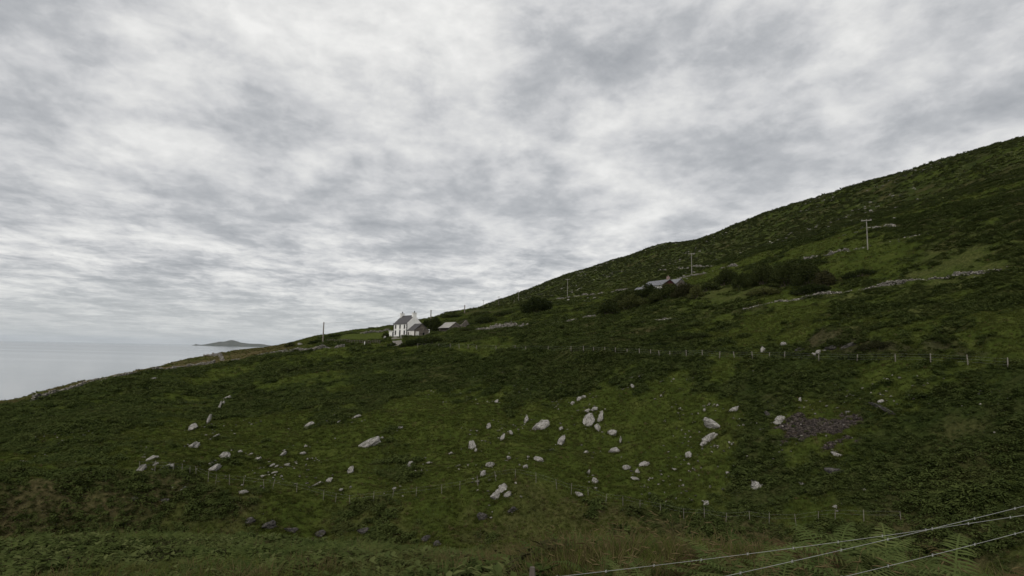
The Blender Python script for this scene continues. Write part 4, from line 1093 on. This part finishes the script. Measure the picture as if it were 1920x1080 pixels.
def frond(V, Fc, base, a, length, lift, r, pairs=11, wid=.2):
    dx, dy = math.cos(a), math.sin(a)
    pts = []
    for i in range(pairs + 2):
        t = i / (pairs + 1)
        q = length * t
        pts.append(Vector((base[0] + dx * q * (.55 + .45 * t), base[1] + dy * q * (.55 + .45 * t), base[2] + lift * length * (1.25 * t - .75 * t * t))))
    sd = Vector((-dy, dx, 0))
    for i in range(1, pairs + 1):
        t = i / (pairs + 1)
        w_ = length * wid * 2.2 * (1 - t) ** .8 * min(1, t * 5)
        ax = (pts[min(i + 1, pairs + 1)] - pts[i - 1]).normalized()
        for s in (-1, 1):
            tip = pts[i] + sd * s * w_ + ax * w_ * .35 - Vector((0, 0, w_ * r.uniform(.1, .4)))
            g = ax * (length / pairs * .36)
            mid = pts[i].lerp(tip, .45) + Vector((0, 0, w_ * .06))
            o = len(V)
            V += [tuple(pts[i] - g * .5), tuple(mid - g * .9), tuple(tip), tuple(mid + g * .9), tuple(pts[i] + g * .5)]
            Fc += [(o, o + 1, o + 2, o + 3, o + 4)]
    o = len(V)
    for p in pts: V += [tuple(p + sd * .006), tuple(p - sd * .006)]
    for i in range(len(pts) - 1): Fc.append((o + 2 * i, o + 2 * i + 1, o + 2 * i + 3, o + 2 * i + 2))
def fern_mesh(name, seed, n, length, pairs, mat):
    r = random.Random(seed); V, Fc = [], []
    for i in range(n):
        a = i / n * 6.283 + r.uniform(-.4, .4)
        frond(V, Fc, (r.gauss(0, .05), r.gauss(0, .05), -.05), a, length * r.uniform(.7, 1.15), r.uniform(.5, 1.5), r, pairs, .15)
    m = mk_mesh(name, V, Fc); m.materials.append(M[mat]); return m
def clump_mesh(name, seed, n, rad, hgt, leaf, mat):
    r = random.Random(seed); V, Fc = [], []
    for i in range(n):
        a = r.uniform(0, 6.283); q = math.sqrt(r.random()); z = hgt * (1 - q * q * .75) * r.uniform(.45, 1.05)
        p = Vector((math.cos(a) * q * rad, math.sin(a) * q * rad, z))
        out = Vector((math.cos(a + r.uniform(-.7, .7)), math.sin(a + r.uniform(-.7, .7)), r.uniform(-.35, .55))).normalized()
        sd = out.cross(Vector((r.uniform(-.3, .3), r.uniform(-.3, .3), 1))).normalized()
        l_ = leaf * r.uniform(.7, 1.4)
        o = len(V)
        V += [tuple(p - out * l_ * .5), tuple(p + sd * l_ * .3), tuple(p + out * l_ * .7 - Vector((0, 0, l_ * .25))), tuple(p - sd * l_ * .3)]
        Fc.append((o, o + 1, o + 2, o + 3))
    m = mk_mesh(name, V, Fc); m.materials.append(M[mat]); return m

def instancer(name, meshes, P, rot, scl, idx, label, cat):
    src = bpy.data.collections.new(name + '_source')
    for i, me in enumerate(meshes):
        src.objects.link(bpy.data.objects.new(f'{name}_kind_{chr(97 + i)}', me))
    n = len(P)
    me = bpy.data.meshes.new(name); me.vertices.add(n); me.vertices.foreach_set('co', np.asarray(P, np.float32).ravel())
    for nm, ty, ky, dt in (('rot', 'FLOAT_VECTOR', 'vector', rot), ('scl', 'FLOAT_VECTOR', 'vector', scl)):
        at_ = me.attributes.new(nm, ty, 'POINT'); at_.data.foreach_set(ky, np.asarray(dt, np.float32).ravel())
    at_ = me.attributes.new('idx', 'INT', 'POINT'); at_.data.foreach_set('value', np.asarray(idx, np.int32))
    o = mobj(name, me); tag(o, label, cat, kind='stuff')
    g = bpy.data.node_groups.new(name, 'GeometryNodeTree')
    g.interface.new_socket('Geometry', in_out='INPUT', socket_type='NodeSocketGeometry')
    g.interface.new_socket('Geometry', in_out='OUTPUT', socket_type='NodeSocketGeometry')
    gi = g.nodes.new('NodeGroupInput'); go = g.nodes.new('NodeGroupOutput')
    ci = g.nodes.new('GeometryNodeCollectionInfo'); ci.inputs['Collection'].default_value = src
    ci.inputs['Separate Children'].default_value = True; ci.inputs['Reset Children'].default_value = True
    ip = g.nodes.new('GeometryNodeInstanceOnPoints'); ip.inputs['Pick Instance'].default_value = True
    mp_ = g.nodes.new('GeometryNodeMeshToPoints')
    g.links.new(gi.outputs[0], ip.inputs['Points']); g.links.new(ci.outputs[0], ip.inputs['Instance'])
    for nm, ty, sk in (('rot', 'FLOAT_VECTOR', 'Rotation'), ('scl', 'FLOAT_VECTOR', 'Scale'), ('idx', 'INT', 'Instance Index')):
        a_ = g.nodes.new('GeometryNodeInputNamedAttribute'); a_.data_type = ty; a_.inputs['Name'].default_value = nm
        g.links.new(a_.outputs['Attribute'], ip.inputs[sk])
    g.nodes.remove(mp_)
    g.links.new(ip.outputs[0], go.inputs[0])
    md = o.modifiers.new('scatter', 'NODES'); md.node_group = g
    return o
def slope_rot(x, y, k=.5):
    e = .6
    gx = (H(x + e, y) - H(x - e, y)) / (2 * e); gy = (H(x, y + e) - H(x, y - e)) / (2 * e)
    gx = np.clip(gx, -.9, .9); gy = np.clip(gy, -.9, .9)
    n = len(x)
    return np.stack([np.arctan(gy) * k + rng.normal(0, .1, n), -np.arctan(gx) * k + rng.normal(0, .1, n), rng.uniform(0, 6.283, n)], -1)
def place(n, d0, d1, keep, a0=-44, a1=44):
    x, y = scatter_az(n, d0, d1, a0, a1)
    mk = masks(x, y); k = keep(x, y, *mk)
    # nothing grows through buildings or the drive
    for q, rr in ((HOUSE_P, 0), ):
        loc = (x - house.location.x) * math.cos(rz) + (y - house.location.y) * math.sin(rz), -(x - house.location.x) * math.sin(rz) + (y - house.location.y) * math.cos(rz)
        k &= ~((loc[0] > -5) & (loc[0] < L + 6) & (loc[1] > -1.5) & (loc[1] < 8))
    k &= segdist(x, y, DRIVE) > 1.9
    if d1 > 70:
        for pts, wd in WALLS: k &= segdist(x, y, pts) > .35 + wd * .6
    return x[k], y[k]
def rnd(n): return rng.uniform(0, 1, n)

# bracken on slope, banks and fields
clumps = [clump_mesh('bracken_clump', 300 + i, 40, .48, .46, .20, 'bracken') for i in range(5)]
x1, y1 = place(85000, 60, 125, lambda x, y, b, dr, lu, so, sc, u, px, d: (b > .25 + .5 * rnd(len(x))) & ((so < .35) | (rnd(len(x)) < .12)) & (u > 3.4))
x2, y2 = place(120000, 125, 270, lambda x, y, b, dr, lu, so, sc, u, px, d: (b > .2 + .5 * rnd(len(x))) & (so < .3) & (lu < .5) & (u > 5) & (dr < .65) & ~((px < 600) & (u > 8.05)))
x = np.concatenate([x1, x2]); y = np.concatenate([y1, y2]); n = len(x); d = np.hypot(x, y)
s = rng.uniform(.5, 1.2, n) * (1 + .9 * fbm(x, y, 5, 3, .6, 7)) * np.where(d > 125, 1.15, .85)
instancer('bracken_cover', clumps, np.stack([x, y, H(x, y) + .12], -1), slope_rot(x, y), np.stack([s, s, s * rng.uniform(.7, 1.2, n)], -1), rng.integers(0, 5, n), 'dense dark bracken covering the slopes and field edges', 'bracken')
NB = n
# short turf
tufts = [blade_mesh('grass_tuft', 400 + i, 26, .30, .55, .022, .6, 'grass') for i in range(4)] + [blade_mesh('grass_tuft', 410, 22, .36, .45, .020, .55, 'drygrass')]
xa1, ya1 = place(75000, 58, 125, lambda x, y, b, dr, lu, so, sc, u, px, d: (b < .85) & ((so < .5) | (rnd(len(x)) < .22)) & (u > 3.2))
xa2, ya2 = place(60000, 125, 320, lambda x, y, b, dr, lu, so, sc, u, px, d: (b < .8) & (so < .4) & (u > 5) & (u < 12.3) & (lu < .6))
x = np.concatenate([xa1, xa2]); y = np.concatenate([ya1, ya2]); n = len(x); d = np.hypot(x, y)
rx_, ry_ = [], []
for (bx, by, W_, D_, a_, _) in RIM:
    if math.hypot(bx, by) > 140: continue
    for q in range(int(10 + W_ * 14)):
        t_ = random.uniform(0, 6.283); k_ = random.uniform(.92, 1.3) * .5
        lx, ly = math.cos(t_) * W_ * k_, math.sin(t_) * D_ * k_
        rx_.append(bx + math.cos(a_) * lx + math.sin(a_) * ly); ry_.append(by - math.sin(a_) * lx + math.cos(a_) * ly)
x = np.concatenate([x, rx_]); y = np.concatenate([y, ry_]); n = len(x); d = np.hypot(x, y)
mk = masks(x, y)
idx = np.where(rnd(n) < mk[1] * .8 + .03, 4, rng.integers(0, 4, n))
s = rng.uniform(.5, 1.05, n) * np.where(d > 125, 1.35, .85) * (1 + .4 * fbm(x, y, 3, 2, .5, 8))
instancer('turf_cover', tufts, np.stack([x, y, H(x, y)], -1), slope_rot(x, y, .6), np.stack([s * 1.2, s * 1.2, s * .85], -1), idx, 'short grazed grass of the slopes and fields', 'grass')
# heath on the upper hill
heath = [clump_mesh('heath_clump', 500 + i, 30, .9, .6, .5, 'heath') for i in range(4)]
x, y = place(110000, 235, 800, lambda x, y, b, dr, lu, so, sc, u, px, d: (u > 10.6) & (u < 12.75) & (fbm(x, y, 6, 2, .6, 15) + .25 * fbm(x, y, 30, 2, .5, 16) > rng.uniform(-.5, .1, len(x))), -14, 44)
n = len(x); d = np.hypot(x, y); s = rng.uniform(.5, 1.1, n) * (.7 + d / 1100)
instancer('heath_cover', heath, np.stack([x, y, H(x, y) + .02], -1), slope_rot(x, y, .8), np.stack([s * 1.5, s * 1.5, s * .24], -1), rng.integers(0, 4, n), 'low dark heath and rough grass over the upper hill', 'heath')
# near bank rough grass
rough = [blade_mesh('rough_grass', 600 + i, 44, .30, .5, .006, .9, 'grass') for i in range(3)] + [blade_mesh('rough_grass', 610 + i, 36, .5, .45, .005, .7, 'drygrass') for i in range(2)]
x1, y1 = place(20000, 4.2, 46, lambda x, y, b, dr, lu, so, sc, u, px, d: (u < 2.6) & ((px > 900) | (rnd(len(x)) < .35)), -46, 46)
x2, y2 = place(9000, 4.2, 16, lambda x, y, b, dr, lu, so, sc, u, px, d: u < 2.6, -46, 46)
x = np.concatenate([x1, x2]); y = np.concatenate([y1, y2]); n = len(x); d = np.hypot(x, y); mk = masks(x, y)
idx = np.where(rnd(n) < .05 + mk[1] * .35, rng.integers(3, 5, n), rng.integers(0, 3, n)); s = rng.uniform(.6, 1.2, n)
instancer('rough_grass_cover', rough, np.stack([x, y, H(x, y)], -1), slope_rot(x, y, .5), np.stack([s, s, s], -1), idx, 'rough mixed grass on the near bank', 'grass')
x, y = place(24000, 9, 62, lambda x, y, b, dr, lu, so, sc, u, px, d: (u > 1.2) & (u < 4.9) & (fbm(x, y, 4, 3, .6, 99) > -.12), -46, 46)
n = len(x); s = rng.uniform(.55, 1.0, n)
instancer('gully_fern_cover', [fern_mesh('gully_fern', 700 + i, 6, .6, 9, 'bracken') for i in range(3)], np.stack([x, y, H(x, y)], -1), slope_rot(x, y, .5), np.stack([s, s, s], -1), rng.integers(0, 3, n), 'low bracken filling the gully sides', 'bracken')

x, y = place(21000, 6, 50, lambda x, y, b, dr, lu, so, sc, u, px, d: (u > 1.02) & (u < 3.2) & (fbm(x, y, 3.5, 3, .6, 119) > -.28) & ((px < 1050) | (d > 12)), -46, 46)
n = len(x); s = rng.uniform(.4, .95, n) * (1 + 1.0 * fbm(x, y, 4, 2, .5, 17))
instancer('near_scrub_cover', [clump_mesh('scrub_clump', 720 + i, 90, .42, .5, .13, 'bracken' if i < 2 else 'heath') for i in range(3)] + [clump_mesh('brown_scrub', 730, 80, .4, .5, .12, 'bush_brown')], np.stack([x, y, H(x, y) + .03], -1), slope_rot(x, y, .5), np.stack([s, s, s * .9], -1), np.where(rnd(n) < .10, 3, rng.integers(0, 3, n)), 'tangled scrub and heather on the near bank', 'scrub')

# near bracken and seeding grasses on the verge: single plants
ferns = [fern_mesh('fronds', 800 + i, 14, .62, 25, 'fern') for i in range(5)]
rferns = [fern_mesh('fronds', 850 + i, 13, .55, 23, 'russet') for i in range(2)]
def near_spot(px, d): 
    a, _ = ray(px, 1060); return math.sin(a) * d, math.cos(a) * d
nf_n = 0
for px, d, s in [(1120,8.5,.7),(1195,7.6,.75),(1290,8.6,.95),(1340,7.2,.8),(1400,9.0,1.05),(1455,7.8,.9),(1500,9.2,1.0),(1550,8.2,1.0),(1590,9.4,1.2),(1640,8.3,1.1),(1660,9.6,1.2),(1710,8.6,1.1),(1760,9.4,1.2),(1800,8.4,1.1),(1860,9.3,1.2),(1905,8.5,1.1),(1480,8.5,.9),(1620,7.6,.9),(1570,9.8,1.15),(1680,10.0,1.2),(1840,10.0,1.2),(1240,9.2,.7),(1370,8.1,.85),(1425,8.3,.9)]:
    x, y = near_spot(px, d)
    r = empty('bracken_plant', (x, y, ground(x, y)), (random.gauss(0, .06), random.gauss(0, .06), random.uniform(0, 6.28)))
    d = 6.6 + (d - 7.2) * .62; x, y = near_spot(px, d); s *= 1.45; r.location = (x, y, ground(x, y))
    r.scale = (s, s, s)
    rus = nf_n % 6 == 2
    tag(r, 'russet withering bracken plant on the verge behind the barbed wire' if rus else 'green arching bracken plant on the verge behind the barbed wire', 'fern', 'russet bracken on the near verge' if rus else 'green bracken on the near verge')
    mobj('fronds', rferns[nf_n % 2] if rus else ferns[nf_n % 5], None, r); nf_n += 1
    r_ = MB().tube([(0, 0, -.1), (0, 0, .12)], [.02, .012], 5); r_.build('crown_stalk', M['bark'], r)
def seed_grass(seed):
    r = random.Random(seed); V, Fc = [], []; mb = MB()
    hd = MB()
    for i in range(16):
        a = r.uniform(0, 6.283); h = r.uniform(.5, .85); o = r.uniform(.1, .38)
        p0 = Vector((r.gauss(0, .05), r.gauss(0, .05), -.05)); p1 = p0 + Vector((math.cos(a) * o * .35, math.sin(a) * o * .35, h * .7)); p2 = p0 + Vector((math.cos(a) * o, math.sin(a) * o, h)); p3 = p2 + Vector((math.cos(a) * .1, math.sin(a) * .1, .015))
        mb.tube([p0, p1, p2], [.003, .0025, .002], 3); hd.tube([p2, p2.lerp(p3, .5), p3], [.003, .009, .002], 4)
    return mk_mesh('stems', mb.V, mb.F), mk_mesh('seed_heads', hd.V, hd.F)
sg = [seed_grass(900 + i) for i in range(3)]
blades = [blade_mesh('blades', 950 + i, 50, .5, .3, .006, .7, 'grass') for i in range(3)]
for i, (px, d) in enumerate([(1145,6.8),(1160,8.2),(1230,6.9),(1255,7.9),(1310,7.4),(1420,7.0),(1465,6.9),(1530,7.3),(1600,7.1),(430,9.5),(455,9.2),(1080,7.4),(1050,8.6),(1750,7.4),(1850,7.6),(1180,9.0),(1275,8.8),(1375,7.3)]):
    x, y = near_spot(px, d)
    r = empty('grass_tussock', (x, y, ground(x, y)), (0, 0, random.uniform(0, 6.28)))
    tag(r, 'straw-coloured seeding grass tussock on the near verge', 'grass tussock', 'seeding grasses on the near verge')
    st, hd = sg[i % 3]
    mobj('stems', st, M['drygrass'], r); mobj('seed_heads', hd, M['drygrass'], r); mobj('blades', blades[i % 3], None, r)

# ================================================================== air between here and the island
hm = bpy.data.materials.new('haze_air'); hm.use_nodes = True; ht = hm.node_tree; ht.nodes.clear()
pv = ht.nodes.new('ShaderNodeVolumePrincipled'); pv.inputs['Color'].default_value = (0.80, 0.88, 0.97, 1); pv.inputs['Density'].default_value = 0.9e-5; pv.inputs['Anisotropy'].default_value = 0.1
ho = ht.nodes.new('ShaderNodeOutputMaterial'); ht.links.new(pv.outputs[0], ho.inputs['Volume'])
hb = MB().box(-61000, 21000, -400, 61000, -95, 420).build('haze', hm); tag(hb, 'thin sea haze filling the air out to the island', 'haze', kind='stuff')
